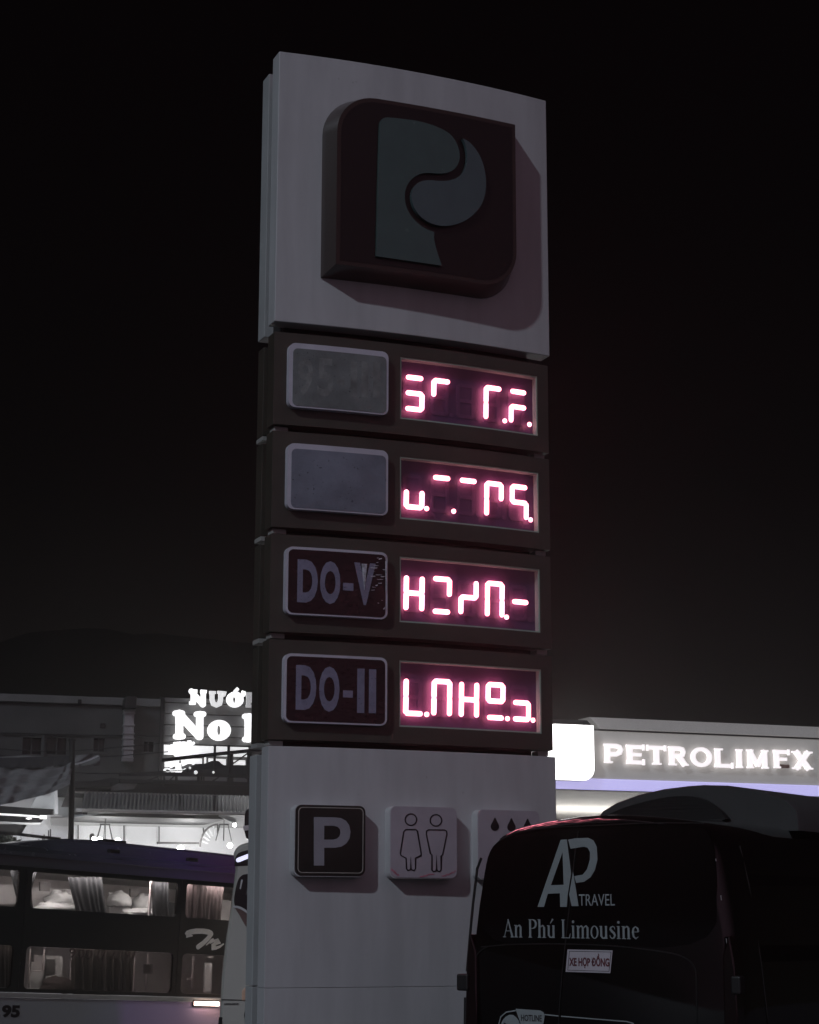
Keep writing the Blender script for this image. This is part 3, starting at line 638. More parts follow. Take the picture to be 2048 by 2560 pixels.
MB().prism([(S0 + .02, zst + .004), (S1, zst + .004), (S1, zgt), (S0 + .02, zgt)], 0, .05, holes).build('window_band', M['band'], BUS)
# roof: cove and top, lofted along the bus
def loft(secs, closed=True):
    b = MB(); n = len(secs[0]); m = len(secs)
    b.add([v for s_ in secs for v in s_], [(i * n + j, i * n + (j + 1) % n, (i + 1) * n + (j + 1) % n, (i + 1) * n + j) for i in range(m - 1) for j in range(n if closed else n - 1)] + ([tuple(range(n)), tuple((m - 1) * n + j for j in reversed(range(n)))] if closed else []))
    return b
zt = zrf
rsec = [(0, zgt + .003), (0.0, zgt + .16), (.035, zgt + .22), (.10, zt - .10), (.22, zt - .02), (.45, zt + .01), (WD - .45, zt + .01), (WD - .22, zt - .02), (WD - .10, zt - .10), (WD - .035, zgt + .22), (WD, zgt + .16), (WD, zgt + .003)]
loft([[(x, d, z) for d, z in rsec] for x in (S0 + .05, -3, 0, 3, S1 - .02)]).build('roof', M['busroof'], BUS, smooth=30)
# air conditioner hump
hs = []
for x, k in ((bp(228, 150, .5)[0], .05), (bp(330, 120, .5)[0], .62), (bp(430, 105, .5)[0], .92), (bp(560, 100, .5)[0], 1), (bp(900, 110, .5)[0], 1), (bp(1400, 170, .5)[0], .92), (bp(1600, 190, .5)[0], .85), (3.6, .5), (3.9, .1)):
    hs.append([(x, .18, zt - .05), (x, .26, zt - .03 + .12 * k), (x, .5, zt + .19 * k), (x, WD - .5, zt + .19 * k), (x, WD - .26, zt - .03 + .12 * k), (x, WD - .18, zt - .05)])
loft(hs).build('roof_unit', M['busroof'], BUS, smooth=40)
MB().tube([(x, -.004, zgt + .155) for x in (S0 + .05, 0, S1 - .05)], .012, 6).build('roof_rail', M['busroof'], BUS)
for px, py in ((755, 178), (1268, 233)):
    c = bp(px, py); MB().box(c[0] - .10, c[0] + .10, .01, .09, c[1] - .028, c[1] + .028).build('roof_vent', M['vantrim'], BUS, bevel=.01)
for k, (px, w_) in enumerate(((705, .10), (735, .09), (790, .08))):
    c = bp(px, 118, .6)
    MB().box(c[0] - w_, c[0] + w_, .55, .8, zt + .15, zt + .235).build('roof_hatch', M['vantrim'], BUS, bevel=.02)
MB().box(S0 + .1, S1 - .05, WD - .05, WD, zst, zgt).build('far_side_wall', M['binwall'], BUS)
MB().box(S0 + .1, S1 - .05, .06, WD - .06, (zl1 + zu0) / 2 - .03, (zl1 + zu0) / 2 + .03).build('deck_floor', M['dimgrey'], BUS)
MB().box(S0 + .1, S1 - .05, .06, WD - .06, zgt - .03, zgt - .005).build('ceiling', M['binpale'], BUS)
MB().box(S0 + .1, S0 + .14, .06, WD - .06, zst, zgt - .03).build('front_bulkhead', M['band'], BUS)
MB().box(S1 - .10, S1 - .06, .06, WD - .06, zst, zgt - .03).build('rear_wall', M['band'], BUS)
for x0_, x1_, yy in ((S0 + .6, -2.2, .07), (-1.9, 1.2, .07), (1.5, 2.9, .07)):
    MB().box(x0_, x1_, yy, yy + .05, zgt - .050, zgt - .032).build('ceiling_lamp', M['lampwarm'], BUS)
MB().box(-2.4, 2.6, .07, .13, (zl1 + zu0) / 2 - .055, (zl1 + zu0) / 2 - .032).build('lower_lamp', mat('dim_lower_lamp', (1, .8, .75), var=0, emit=(1, .96, .94), es=30), BUS)
# glass
MB().box(S0 + .2, S1 - .2, .052, .060, zu1 - .014, zgt).build('added_lamp_baffle', M['band'], BUS)  # strip added to hide the bright line of the ceiling lamps
for a, b_ in cols:
    w1 = MB().prism(rrect(a + .002, b_ - .002, zu0 + .002, zu1 - .002, .07), .018, .024).build('upper_window', M['busglass'], BUS)
    w2 = MB().prism(rrect(a + .002, b_ - .002, zl0 + .002, zl1 - .002, .07), .018, .024).build('lower_window', M['busglassdark'], BUS)
# curtains and contents by picture position
def curt(name, pts, mt, d=.16, amp=.022, nf=7, nu=56):
    """pts = top-left, top-right, bottom-right, bottom-left in metres"""
    tl, tr, br, bl_ = pts
    def fn(u, v):
        a = (tl[0] + (tr[0] - tl[0]) * u, tl[1] + (tr[1] - tl[1]) * u); b_ = (bl_[0] + (br[0] - bl_[0]) * u, bl_[1] + (br[1] - bl_[1]) * u)
        x = a[0] + (b_[0] - a[0]) * v; z = a[1] + (b_[1] - a[1]) * v
        return (x, d + amp * (math.sin(u * nf * 2 * math.pi + .8 * math.sin(v * 3) + 1.3 * math.sin(u * 9)) * .6 + .5 * math.sin(u * nf * 3.7 + v * 2)) * (.6 + .4 * v), z + (.012 * abs(math.sin(u * nf * math.pi)) if v == 0 else 0))
    return MB().sheet(fn, nu, 8).build(name, mt, BUS, smooth=60)
A_ = lambda x, y, off=.15: BF.at(*za(x, y), off)
B_ = lambda x, y, off=.15: BF.at(*zb(x, y), off)
curt('curtain', [A_(135, 195), A_(290, 205), A_(300, 560), A_(225, 550)], M['curtain'], nf=3)
curt('curtain', [A_(380, 195), A_(485, 200), A_(412, 460), A_(380, 460)], M['curtain'], nf=2)
curt('curtain', [A_(380, 460), A_(412, 460), A_(440, 690), A_(380, 690)], M['curtain'], nf=2)
curt('curtain', [A_(875, 280), A_(1315, 280), A_(1375, 740), A_(990, 720)], M['curtain'], nf=6)
curt('curtain', [B_(268, 320), B_(478, 335), B_(490, 780), B_(275, 770)], M['curtain'], nf=4)
curt('curtain', [B_(478, 600), B_(590, 610), B_(590, 790), B_(485, 780)], M['curtain'], nf=2)
curt('curtain', [B_(690, 365), B_(1190, 410), B_(1145, 830), B_(690, 810)], M['curtain2'], nf=9)
curt('curtain', [A_(-300, 1140), A_(250, 1160), A_(250, 1720), A_(-300, 1640)], M['curtain3'], nf=9)
curt('curtain', [A_(930, 1190), A_(1740, 1200), A_(1740, 1760), A_(930, 1700)], M['curtain3'], nf=15, amp=.03)
# upper deck contents: pale panels, a rolled blanket and dark square screens
def slab(name, poly, d, mt, t=.04, fn=None):
    return MB().prism([(p[0], p[1]) for p in poly], d, d + t).build(name, mt, BUS, bevel=.004)
def AA(pts, off): return [BF.at(*za(*p), off) for p in pts]
def BB(pts, off): return [BF.at(*zb(*p), off) for p in pts]
slab('inside_panel', AA([(360, 395), (870, 430), (870, 760), (360, 760)], 1.3), 1.3, M['binpale'])
slab('inside_panel', AA([(1405, 470), (1700, 480), (1990, 500), (1990, 800), (1405, 800)], 1.3), 1.3, M['binpale'])
slab('inside_panel', AA([(-320, 360), (220, 370), (240, 620), (-320, 620)], 1.3), 1.3, M['binpale'])
slab('inside_panel', BB([(1100, 560), (1400, 580), (1400, 900), (1100, 900)], 1.2), 1.2, M['binpale'])
slab('screen', AA([(515, 332), (642, 342), (640, 455), (518, 448)], .8), .8, M['dimgrey'])
slab('screen', AA([(1675, 420), (1795, 430), (1795, 535), (1675, 528)], .8), .8, M['dimgrey'])
def heap(name, c, sx, sz, seed, mt, d=.7):
    from mathutils import noise
    q = MB().ball((0, 0, 0), 1, 28)
    q.v = [(c[0] + sx * v[0] * (1 + .25 * noise.noise(Vector(v) * 1.9 + Vector((seed, 0, 0)))), d + .26 * v[1], c[1] + sz * (max(v[2], -.35)) * (1 + .45 * noise.noise(Vector(v) * 2.3 + Vector((0, seed, 0)))) + .02 * noise.noise(Vector(v) * 7)) for v in q.v]
    return q.build(name, mt, BUS, smooth=80, merge=False)
heap('folded_blanket', BF.at(*za(752, 590), .7), .23, .15, 3, M['blanket']); heap('mattress', BF.at(*za(740, 680), .5), .40, .10, 9, M['blanket'], .5)
heap('pillow', BF.at(*za(860, 520), .9), .13, .10, 5, M['binpale'], .9); heap('folded_blanket', BF.at(*zb(170, 650), .7), .22, .20, 14, M['blanket']); heap('mattress', BF.at(*zb(130, 740), .5), .34, .08, 21, M['blanket'], .5)
heap('pillow', BF.at(*za(1530, 600), .8), .16, .16, 31, M['blanket'], .8); heap('bag', BF.at(*za(760, 1690), .4), .27, .15, 41, M['curtain2'], .45)
MB().box(BB([(240, 300)], .1)[0][0], BB([(262, 300)], .1)[0][0], .08, .12, zu0, zu1).build('window_mullion', M['rail'], BUS)
# lower deck contents
slab('door_panel', AA([(598, 1280), (805, 1282), (790, 1720), (575, 1720)], .7), .7, M['dimgrey'].copy())
bpy.data.objects['door_panel'].data.materials[0] = M['binpale']
slab('door_pane', AA([(600, 1322), (716, 1326), (708, 1505), (590, 1500)], .66), .66, M['dimgrey'], .02)
slab('seat_back', AA([(440, 1272), (560, 1275), (550, 1475), (398, 1470), (400, 1365), (440, 1360)], .5), .5, M['binwall'])
slab('seat_shell', AA([(395, 1490), (548, 1500), (545, 1715), (370, 1705)], .5), .5, M['binpale'])
for seg in ([(390, 1190), (372, 1420), (378, 1620)], [(568, 1195), (552, 1475)], [(398, 1478), (552, 1484)], [(925, 1215), (905, 1600)]):
    MB().tube([(p[0], .4, p[1]) for p in AA(seg, .4)], .014, 6).build('grab_rail', M['rail'], BUS)
for seg in ([(40, 1300), (18, 1730)], [(205, 1260), (200, 1390)], [(188, 1520), (180, 1745)], [(790, 1290), (778, 1700)], [(715, 1580), (770, 1582)], [(950, 1300), (1040, 1302)]):
    MB().tube([(p[0], .12, p[1]) for p in BB(seg, .12)], .014 if seg[0][0] < 700 or seg[0][0] > 800 else .022, 6).build('grab_rail', M['rail'], BUS)
slab('notice_board', BB([(145, 1390), (268, 1390), (268, 1515), (145, 1515)], .13), .13, M['dimgrey'], .01)
slab('seat_shell', BB([(945, 1375), (1030, 1375), (1022, 1750), (930, 1750)], .5), .5, M['binpale'])
# reflection low on the lower glass, built as a bunk-edge slab
slab('bunk_reflection', [BF.at(*za(950, 1665), .3), BF.at(*za(1740, 1690), .3), BF.at(*za(1740, 1790), .3), BF.at(*za(950, 1780), .3)], .3, M['curtain3'])
# lettering
tr = MB()
T_ = [(692, 1012), (712, 990), (760, 975), (830, 966), (910, 966), (980, 976), (1022, 1000)]
W_ = [.028, .036, .041, .042, .041, .042, .044]
tr.ribbon(BB(T_, -.006), W_, -.0072, -.001); tr.ribbon(BB([(700, 1018), (780, 1026)], -.006), [.04, .008], -.0070, -.001)
tr.ribbon(BB([(1018, 1003), (975, 1062), (915, 1120), (850, 1168)], -.006), [.040, .036, .037, .040], -.0074, -.001, cap=True)
tr.ribbon(BB([(952, 1146), (990, 1112), (1022, 1082), (1050, 1072)], -.006), [.008, .014, .022, .020], -.0076, -.001)
tr.ribbon(BB([(1000, 1120), (1050, 1092), (1105, 1078), (1118, 1092), (1075, 1122), (1038, 1152), (1040, 1176), (1078, 1182), (1125, 1166), (1180, 1128)], -.006), [.010, .018, .024, .028, .030, .032, .030, .026, .020, .010], -.0078, -.001)
tr.build('script_lettering', M['greydecal'], BUS, merge=False)
nb = MB(); (s0, z1_), (s1, z0_) = BF.at(*x6(5, 1182), -.006), BF.at(*x6(128, 1268), -.006); text(nb, '95', s0 + .03, s1, z0_, z1_, -.004, .003, .05)
nb.prism(rrect(s0 - .075, s0 - .015, z0_, z0_ + .06, .02), -.004, -.001); nb.build('number_lettering', M['ink'], BUS)
for wd, xa_, xb_ in (('900', 455, 602), ('27', 625, 692), ('27', 722, 792), ('97', 820, 888)):
    ph = MB(); (s0, z1_), (s1, z0_) = BF.at(*x6(xa_, 812 + (xa_ - 455) * .02), .012), BF.at(*x6(xb_, 878 + (xa_ - 455) * .02), .012); text(ph, wd, s0, s1, z0_, z1_, .012, .002, -.012); ph.build('phone_lettering', M['faint'], BUS, merge=False)
for px in (165, 1183):
    c = bp(px, 500)[0]; MB().box(c - .006, c + .006, -.003, .02, zst + .01, zgt - .01).build('panel_joint', M['vantrim'], BUS)
(s0, z1_), (s1, z0_) = bp(1275, 1160, -.05), bp(1432, 1190, -.05)
lmp = MB().box(s0 - .02, s1 + .02, -.03, -.002, z0_ - .02, z1_ + .02).build('side_lamp', M['vantrim'], BUS, bevel=.01)
MB().box(s0, s1, -.055, -.028, z0_, z1_).build('lamp_lens', M['amber'], lmp, bevel=.008)
for x in (S0 + 1.6, S1 - 2.6):
    gzl = GB + .5
    for dd in (.0, WD - .3):
        ty = MB().tube([(x, dd - .01, gzl), (x, dd, gzl), (x, dd + .3, gzl), (x, dd + .31, gzl)], [.44, .5, .5, .44], 28).build('wheel', M['tyre'], BUS, smooth=40)
        MB().tube([(x, dd - .03, gzl), (x, dd + .0, gzl)], [.22, .26], 18).build('rim', M['rim'], ty)

# ================================================================== white coach behind the pylon
WF = Frame(-2.28, 24.0, 2)
M['coach'] = mat('white_coach_paint', (.56, .55, .50), .25, var=.06, scale=.8, coat=.4)
M['coachblack'] = mat('coach_black_surround', (.012, .014, .014), .15, coat=.5, var=0)
M['ledblue'] = mat('destination_led', (1, 1, 1), var=0, emit=(.72, .72, 1), es=1.1)
M['peach'] = mat('peach_reflector', (.75, .50, .36), .4, var=.05)
z6 = rg(540, 1880, 220 / 698)
COACH = thing('white_coach', WF, 'tall white coach peeping out behind the left edge of the pylon, facing the camera', 'coach')
def w6(pts, off=0): return [WF.at(*z6(*p), off) for p in pts]
gw = gz(-2, 24)
prof = w6([(275, 712), (235, 715), (180, 735), (148, 765), (130, 805), (142, 860), (146, 930), (135, 1020), (118, 1170), (95, 1330), (70, 1480), (50, 1650), (35, 1800), (28, 1950), (18, 2150)])
zc = prof[0][1]
cx_ = prof[0][0] + 1.05
left = prof + [(prof[-1][0] - .01, gw + .35)]
full = left + [(2 * cx_ - x, z) for x, z in left[::-1]]
def shr(pts, k, dz=0): return [(cx_ + (x - cx_) * k, z + dz) for x, z in pts]
cs = [[(x, 0, z) for x, z in shr(full, .965, -.03)], [(x, .05, z) for x, z in shr(full, .985, -.01)], [(x, .22, z) for x, z in full], [(x, 3, z) for x, z in full], [(x, 10.5, z) for x, z in full]]
loft(cs).build('body', M['coach'], COACH, smooth=40)
def cbit(name, pts, d0, d1, mt, par=COACH, bev=0, sm=0):
    q = w6(pts, d0); q = smoothpoly(q, sm) if sm else q
    return MB().prism(q, d0, d1).build(name, mt, par, bevel=bev)
cbit('display_panel', [(150, 850), (165, 810), (215, 785), (800, 640), (1500, 640), (1500, 800), (800, 820), (145, 925)], -.006, .02, M['coachblack'], sm=1)
dl_ = MB().ribbon(w6([(176, 858), (262, 824)], -.02), .027, -.014, -.004, cap=True).build('destination_display', M['ledblue'], COACH)
cbit('windscreen', [(185, 990), (160, 1060), (135, 1205), (190, 1300), (235, 1385), (262, 1397), (1500, 1397), (1560, 1205), (1500, 985), (700, 950), (240, 962)], -.010, .02, M['coachblack'], sm=2)
cbit('wiper_arm', [(200, 1012), (214, 1015), (196, 1090), (188, 1085)], -.016, -.009, M['binpale'])
cbit('wiper_arm', [(262, 1015), (268, 1020), (243, 1135), (236, 1130)], -.016, -.009, M['dimgrey'])
# dashboard seen through the lower glass
cbit('dashboard', [(140, 1222), (165, 1218), (215, 1245), (280, 1285), (280, 1390), (240, 1390), (190, 1300)], -.013, -.009, mat('dashboard', (.16, .10, .09), .4, var=.2), sm=1)
MB().ribbon(w6(smoothpoly([(142, 1228), (185, 1232), (230, 1256), (275, 1296)], 1, False), -.016), .014, -.018, -.012, cap=True).build('dash_rim', M['binpale'], COACH)
cbit('corner_reflector', [(205, 1900), (225, 1872), (268, 1868), (400, 1868), (400, 1972), (205, 1972)], -.02, .02, M['peach'], bev=.01)
cbit('panel_joint', [(45, 1962), (205, 1966), (205, 1971), (45, 1968)], -.008, .03, M['vantrim'])
q = MB(); (s0, z1_), (s1, z0_) = WF.at(*z6(66, 1992), -.008), WF.at(*z6(178, 2006), -.008); text(q, 'LIMOUSINE', s0, s1, z0_, z1_, -.008, .004, .03); q.build('small_lettering', M['dimgrey'], COACH)
MB().ribbon(w6([(262, 1990), (240, 2040), (228, 2090), (232, 2110), (262, 2095), (250, 2125), (262, 2150)], -.010), .010, -.012, .02).build('emblem_mark', M['ink'], COACH)
cbit('lamp_corner', [(22, 2105), (48, 2105), (45, 2200), (18, 2200)], -.012, .03, M['vantrim'])
mr_ = MB(); P0 = w6([(260, 640)], -.3)[0]
mirr = cbit('wing_mirror', [(225, 590), (228, 490), (245, 455), (290, 445), (330, 500), (330, 680), (285, 692), (245, 696), (228, 650)], -.35, -.15, M['coachblack'], bev=.03, sm=1)
MB().ribbon(w6([(218, 607), (330, 588)], -.37), .030, -.38, -.34).build('mirror_trim', M['rail'], mirr)
MB().tube([(P0[0] + .1, -.25, P0[1]), (P0[0] + .22, -.15, P0[1] - .1), (P0[0] + .3, .08, zc - .1)], .03, 8).build('mirror_arm', M['coachblack'], mirr)
for x in (full[-1][0] - .18, full[0][0] - .6): pass
for yy in (1.8, 7.6):
    for xx in (left[-1][0] + .02, 2 * cx_ - left[-1][0] - .30):
        ty = MB().tube([(xx - .01, yy, gw + .5), (xx, yy, gw + .5), (xx + .28, yy, gw + .5), (xx + .29, yy, gw + .5)], [.44, .5, .5, .44], 24).build('wheel', M['tyre'], COACH, smooth=40)

# ================================================================== station canopy
M['fascia'] = mat('canopy_fascia', (.50, .49, .46), .5, var=.06, scale=1.2, emit=(1, .985, .95), es=.15)  # faint emission added to lift the fascia's brightness
M['fasciatop'] = mat('canopy_top_band', (.50, .49, .47), .5, var=.05, emit=(1, .985, .96), es=.10)  # same added glow on the top band
M['groove'] = mat('canopy_groove', (.05, .05, .05), .6)
M['lilac'] = mat('lit_lilac_strip', (.5, .5, .9), var=0, emit=(.54, .51, .90), es=.86)
M['sign'] = mat('lit_sign_letter', (.9, .87, .88), var=0, emit=(1, .93, .95), es=1.02)
M['signdim'] = mat('unlit_sign_letter', (.40, .25, .20), .5, var=.3, scale=9)
M['lightbox'] = mat('lightbox_face', (1, 1, 1), var=0, emit=(1, 1, 1), es=4.5)
M['soffit'] = mat('canopy_soffit', (.70, .70, .70), .5, var=.06)
M['lamp'] = mat('lit_white_lamp', (1, 1, 1), var=0, emit=(1, .98, .95), es=14)
CF = Frame(3.05, 40.0, 20.8)
v7 = rg(1340, 1740, 708 / 1725); y7 = rg(1360, 1780, 340 / 1725)
CAN = thing('station_canopy', CF, 'wide flat petrol station canopy with large white serif lettering and a lilac light strip', 'canopy')
def c7(x, y, off=0, reg=v7): return CF.at(*reg(x, y), off)
zT = (c7(400, 137)[1] + c7(1700, 186)[1]) / 2; zG1 = (c7(400, 204)[1] + c7(1700, 250)[1]) / 2; zG0 = (c7(400, 214)[1] + c7(1700, 262)[1]) / 2
zL1 = (c7(400, 506)[1] + c7(1700, 545)[1]) / 2; zL0 = c7(360, 578)[1]
SL, SR = c7(-10, 300)[0] - .3, 13.
CDP = 11
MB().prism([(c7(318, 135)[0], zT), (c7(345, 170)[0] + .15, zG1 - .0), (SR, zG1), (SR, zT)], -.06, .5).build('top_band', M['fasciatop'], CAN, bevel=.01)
MB().box(SL + .3, SR, .16, CDP, zG0, zT - .05).build('roof_slab', M['groove'], CAN)
MB().box(SL, SR, .02, .155, zG0 + .0, zG1 - .004).build('groove', M['groove'], CAN)
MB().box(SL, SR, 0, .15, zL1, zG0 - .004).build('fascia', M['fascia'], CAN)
MB().box(SL, SR, -.04, .155, zL0 + .02, zL1 - .003).build('light_strip', M['lilac'], CAN, bevel=.02)
MB().box(SL, SR, -.045, .155, zL0 - .012, zL0 + .017).build('lower_edge', M['cap'], CAN)
MB().box(SL + .3, SR, .16, CDP, zL0 + .03, zG0 - .01).build('soffit', M['soffit'], CAN)
LB = rrect(c7(120, 180)[0] - .0, c7(355, 180)[0], c7(350, 519)[1], c7(350, 178)[1], .26, 7, (0, 1, 0, 1))
s_l = c7(355, 180)[0]; zt_, zb2 = c7(350, 178, -.25)[1], c7(350, 519, -.25)[1]; s_l = c7(355, 300, -.25)[0]
MB().prism(rrect(s_l - (zt_ - zb2), s_l, zb2, zt_, .26, 7, (0, 1, 0, 1)), -.23, -.002).build('lightbox', M['cap'], CAN)
lbx = MB().prism(rrect(s_l - (zt_ - zb2) + .012, s_l - .012, zb2 + .012, zt_ - .012, .25, 7, (0, 1, 0, 1)), -.262, -.232).build('lightbox_face', M['lightbox'], CAN)
LT = [('P', 415, 292, 535, 410), ('E', 552, 298, 660, 416), ('T', 678, 303, 792, 419), ('R', 808, 308, 925, 424), ('O', 943, 314, 1073, 431), ('L', 1088, 320, 1200, 437), ('I', 1218, 325, 1260, 438), ('M', 1284, 327, 1416, 442), ('F', 1447, 329, 1545, 441), ('X', 1562, 337, 1685, 447)]
for ch, x0, y0, x1, y1 in LT:
    (s0, z1), (s1, z0) = c7(x0, y0, -.1), c7(x1, y1, -.1)
    q = MB()
    hh = z1 - z0; se = .03
    W = s1 - s0; vh = .148 * hh; hh2 = .096 * hh
    X = lambda u: s0 + W * u
    Z = lambda v: z0 + hh * v
    def rb(pts, h, k): q.ribbon([(X(a) if not isinstance(a, tuple) else a[0], Z(b_)) for a, b_ in pts], h, -.12 - .0012 * k, -.07)
    vl = vh / W; 
    if ch in 'PRELF': rb([(vl * 1.25, 0), (vl * 1.25, 1)], vh, 0)
    if ch == 'T': rb([(.5, 0), (.5, 1)], vh, 0)
    if ch == 'I': rb([(.5, 0), (.5, 1)], vh, 0)
    if ch in 'EFT': rb([(.0, .91), (1, .91)], hh2, 1)
    if ch in 'EF': rb([(.2, .50), (.84, .50)], hh2 * .85, 2)
    if ch in 'EL': rb([(.0, .088), (1, .088)], hh2, 3)
    if ch in 'PR': rb([(.15, .91), (.62, .91), (.80, .86), (.865, .72), (.80, .55), (.62, .47), (.15, .47)] if ch == 'P' else [(.15, .91), (.58, .91), (.74, .86), (.79, .72), (.74, .57), (.58, .50), (.15, .50)], hh2 * 1.12, 1)
    if ch == 'R': rb([(.52, .50), (.86, .0)], vh, 2)
    if ch == 'O':
        cx, cz = X(.5), Z(.5); el = lambda a, b_: [(cx + a * math.cos(R(12 * k)), cz + b_ * math.sin(R(12 * k))) for k in range(30)]
        q.prism(el(W * .5, hh * .53), -.12, -.07, [el(W * .5 - vh * 1.75, hh * .53 - hh2 * 2)[::-1]])
    if ch == 'M':
        rb([(.15, 0), (.15, 1)], vh * .92, 0); rb([(.85, 0), (.85, 1)], vh * .92, 1); rb([(.13, .98), (.5, .12)], vh * .8, 2); rb([(.87, .98), (.5, .12)], vh * .8, 3)
    if ch == 'X': rb([(.17, 1), (.83, 0)], vh * 1.1, 0); rb([(.83, 1), (.17, 0)], vh * .95, 1)
    feet = {'P': [(0, .42, 0), (-.02, .2, 1)], 'E': [(-.02, .2, 0), (-.02, .2, 1)], 'T': [(.26, .74, 0)], 'R': [(0, .40, 0), (.70, 1.03, 0), (-.02, .2, 1)], 'L': [(0, .45, 1), (-.02, .2, 0)], 'I': [(-.02, 1.02, 0), (-.02, 1.02, 1)], 'M': [(-.01, .30, 0), (.70, 1.01, 0), (-.01, .3, 1), (.7, 1.01, 1)], 'F': [(0, .42, 0), (-.02, .2, 1)], 'X': [(-.02, .38, 0), (.62, 1.02, 0), (-.02, .38, 1), (.62, 1.02, 1)]}.get(ch, [])
    for a, b_, e_ in feet:
        zz = z0 - .004 if e_ == 0 else z1 - .030
        q.box(X(a), X(b_), -.1262, -.072, zz, zz + .034)
    if ch in 'ETF': q.box(s1 - .030, s1 + .012, -.1268, -.072, z1 - .26 * hh, z1 + .02)
    if ch == 'T': q.box(s0 - .012, s0 + .030, -.1268, -.072, z1 - .26 * hh, z1 + .02)
    if ch in 'EL': q.box(s1 - .030, s1 + .012, -.1270, -.072, z0 - .02, z0 + .26 * hh)
    lo_ = q.build('sign_letter', M['sign'], CAN, merge=False)
    if ch == 'F':   # the unlit foot of the fifth vowel
        MB().box(s0 + .02, s1 - .01, -.1195, -.071, z0, z0 + .20 * hh).build('unlit_letter_foot', M['signdim'], lo_)
        lo_['label'] = 'letter E with its foot unlit'
# lamps under the canopy, columns
for s_, d_ in ((5.4, 3.2), (8.6, 3.2), (11.5, 3.2), (5.4, 8), (8.6, 8)):
    lb_ = MB().box(s_ - .25, s_ + .25, d_ - .25, d_ + .25, zL0 - .03, zL0 + .028).build('canopy_lamp', M['cap'], CAN)
    MB().box(s_ - .2, s_ + .2, d_ - .2, d_ + .2, zL0 - .045, zL0 - .031).build('lamp_lens', M['lamp'], lb_)
for s_, d_ in ((-.25, 4.0), (10.0, 5.0)):
    MB().box(s_ - .22, s_ + .22, d_ - .22, d_ + .22, -1.8, zL0 + .028).build('column', M['soffit'], CAN, bevel=.03)
ad = bpy.data.lights.new('canopy_light', 'AREA'); ad.energy = 1300; ad.size = 8; ad.size_y = 6; ad.shape = 'RECTANGLE'; ad.color = (1, .98, .95)
ao = bpy.data.objects.new('canopy_light', ad); COL.objects.link(ao); ao.matrix_world = CF.mat() @ Matrix.Translation((5.2, 5, zL0 - .08)); ao.parent = CAN; ao.matrix_parent_inverse = CAN.matrix_world.inverted(); 
# station shop wall beyond; added emission, no lamp, brightens the lettered fascia
KF = Frame(3.9, 46.0, 20.8)
KI = thing('station_kiosk', KF, 'bright white tiled station shop wall seen beneath the canopy', 'shop')
M['kwall'] = mat('white_wall_panels', (.62, .62, .61), .45, var=.05, scale=1.4)
MB().box(-1.4, 13, 0, 5, -1.9, 3.66).build('wall', M['kwall'], KI)
for zz in (1.6, 2.1, 2.6, 3.1): MB().box(-1.38, 12.9, -.004, .01, zz, zz + .012).build('panel_joint', M['cap'], KI)
MB().box(.62, 12.9, -.03, -.001, 2.2, 3.55).build('shop_sign_board', M['soffit'], KI, bevel=.01)
MB().box(-1.5, 13.1, -.1, 5.1, 3.67, 3.74).build('roof', M['cap'], KI)
hk = MB(); c = KF.at(*y7(243, 1058)); hk.tube([(c[0], -.02, c[1] + .05), (c[0], -.10, c[1] + .02), (c[0] + .03, -.12, c[1] - .06)], .03, 8).build('wall_camera', M['vantrim'], KI)
c = KF.at(*v7(150, 652), -.2)
MB().box(c[0] - .38, c[0] + .25, -.22, -.10, c[1] - .035, c[1] + .035).build('wall_lamp', M['lamp'], KI, bevel=.01)
# ================================================================== buildings behind the bus
x5 = rg(0, 1650, 660 / 1725); z7 = rg(380, 1700, 280 / 1725); aw = rg(180, 1950, 480 / 1725); tl = rg(0, 1860, 340 / 1725)
M['wallgrey'] = mat('rendered_wall', (.075, .074, .073), .85, var=.3, scale=.7, bump=.1)
M['parapet'] = mat('pale_parapet', (.17, .17, .165), .8, var=.2, scale=.8)
M['darkwin'] = mat('dark_window', (.012, .012, .013), .2, var=0)
M['duct'] = mat('ribbed_steel_duct', (.42, .42, .42), .35, metal=.4, var=.15, scale=4)
M['boards'] = mat('dark_cladding_boards', (.13, .13, .13), .5, var=.15, scale=1)
M['steel'] = mat('dark_painted_steel', (.018, .017, .017), .6, var=.2)
M['neon'] = mat('lit_letter', (1, 1, 1), var=0, emit=(1, 1, 1), es=1.35)
M['neondim'] = mat('half_lit_letter', (.6, .6, .6), var=0, emit=(1, 1, 1), es=.30)
M['neonmid'] = mat('partly_lit_letter', (.7, .7, .7), var=0, emit=(1, 1, 1), es=.75)
M['panelglow'] = mat('lit_panel', (.8, .8, .8), var=0, emit=(1, 1, 1), es=.80)
M['tarp'] = mat('grey_tarpaulin', (.17, .17, .17), .75, var=.3, scale=2.5, stretch=(1, 1, 3), bump=.5, bscale=5)
M['tarpdark'] = mat('dark_tarpaulin', (.03, .03, .032), .75, var=.3, scale=2)
M['poly'] = mat('corrugated_plastic', (.55, .55, .55), .25, var=.3, scale=3, spec=.8)
M['innerwall'] = mat('restaurant_white_wall', (.76, .76, .77), .7, var=.03, scale=.8)
M['innergrey'] = mat('restaurant_grey_band', (.50, .50, .50), .7, var=.04, scale=.8)
M['ceil'] = mat('dark_ceiling', (.07, .07, .07), .7, var=.2)
M['gable'] = mat('white_gable_panel', (.55, .57, .58), .6, var=.06)
M['wire'] = mat('black_wire', (.02, .02, .02), .6)
M['glasswall'] = pane('round_screen_glass', (.86, .88, .88), .2, .15)
M['leaf'] = mat('hanging_foliage', (.10, .11, .09), .8, var=.5, scale=6)
HF = Frame(-10.5, 52.0, 17)
HG = gz(-10.5, 52)
def hb(pts, off=0, reg=x5): return [HF.at(*reg(*p), off) for p in pts]
HB = thing('shop_building', HF, 'long dark two storey building with small windows and a pale parapet at far left', 'building')
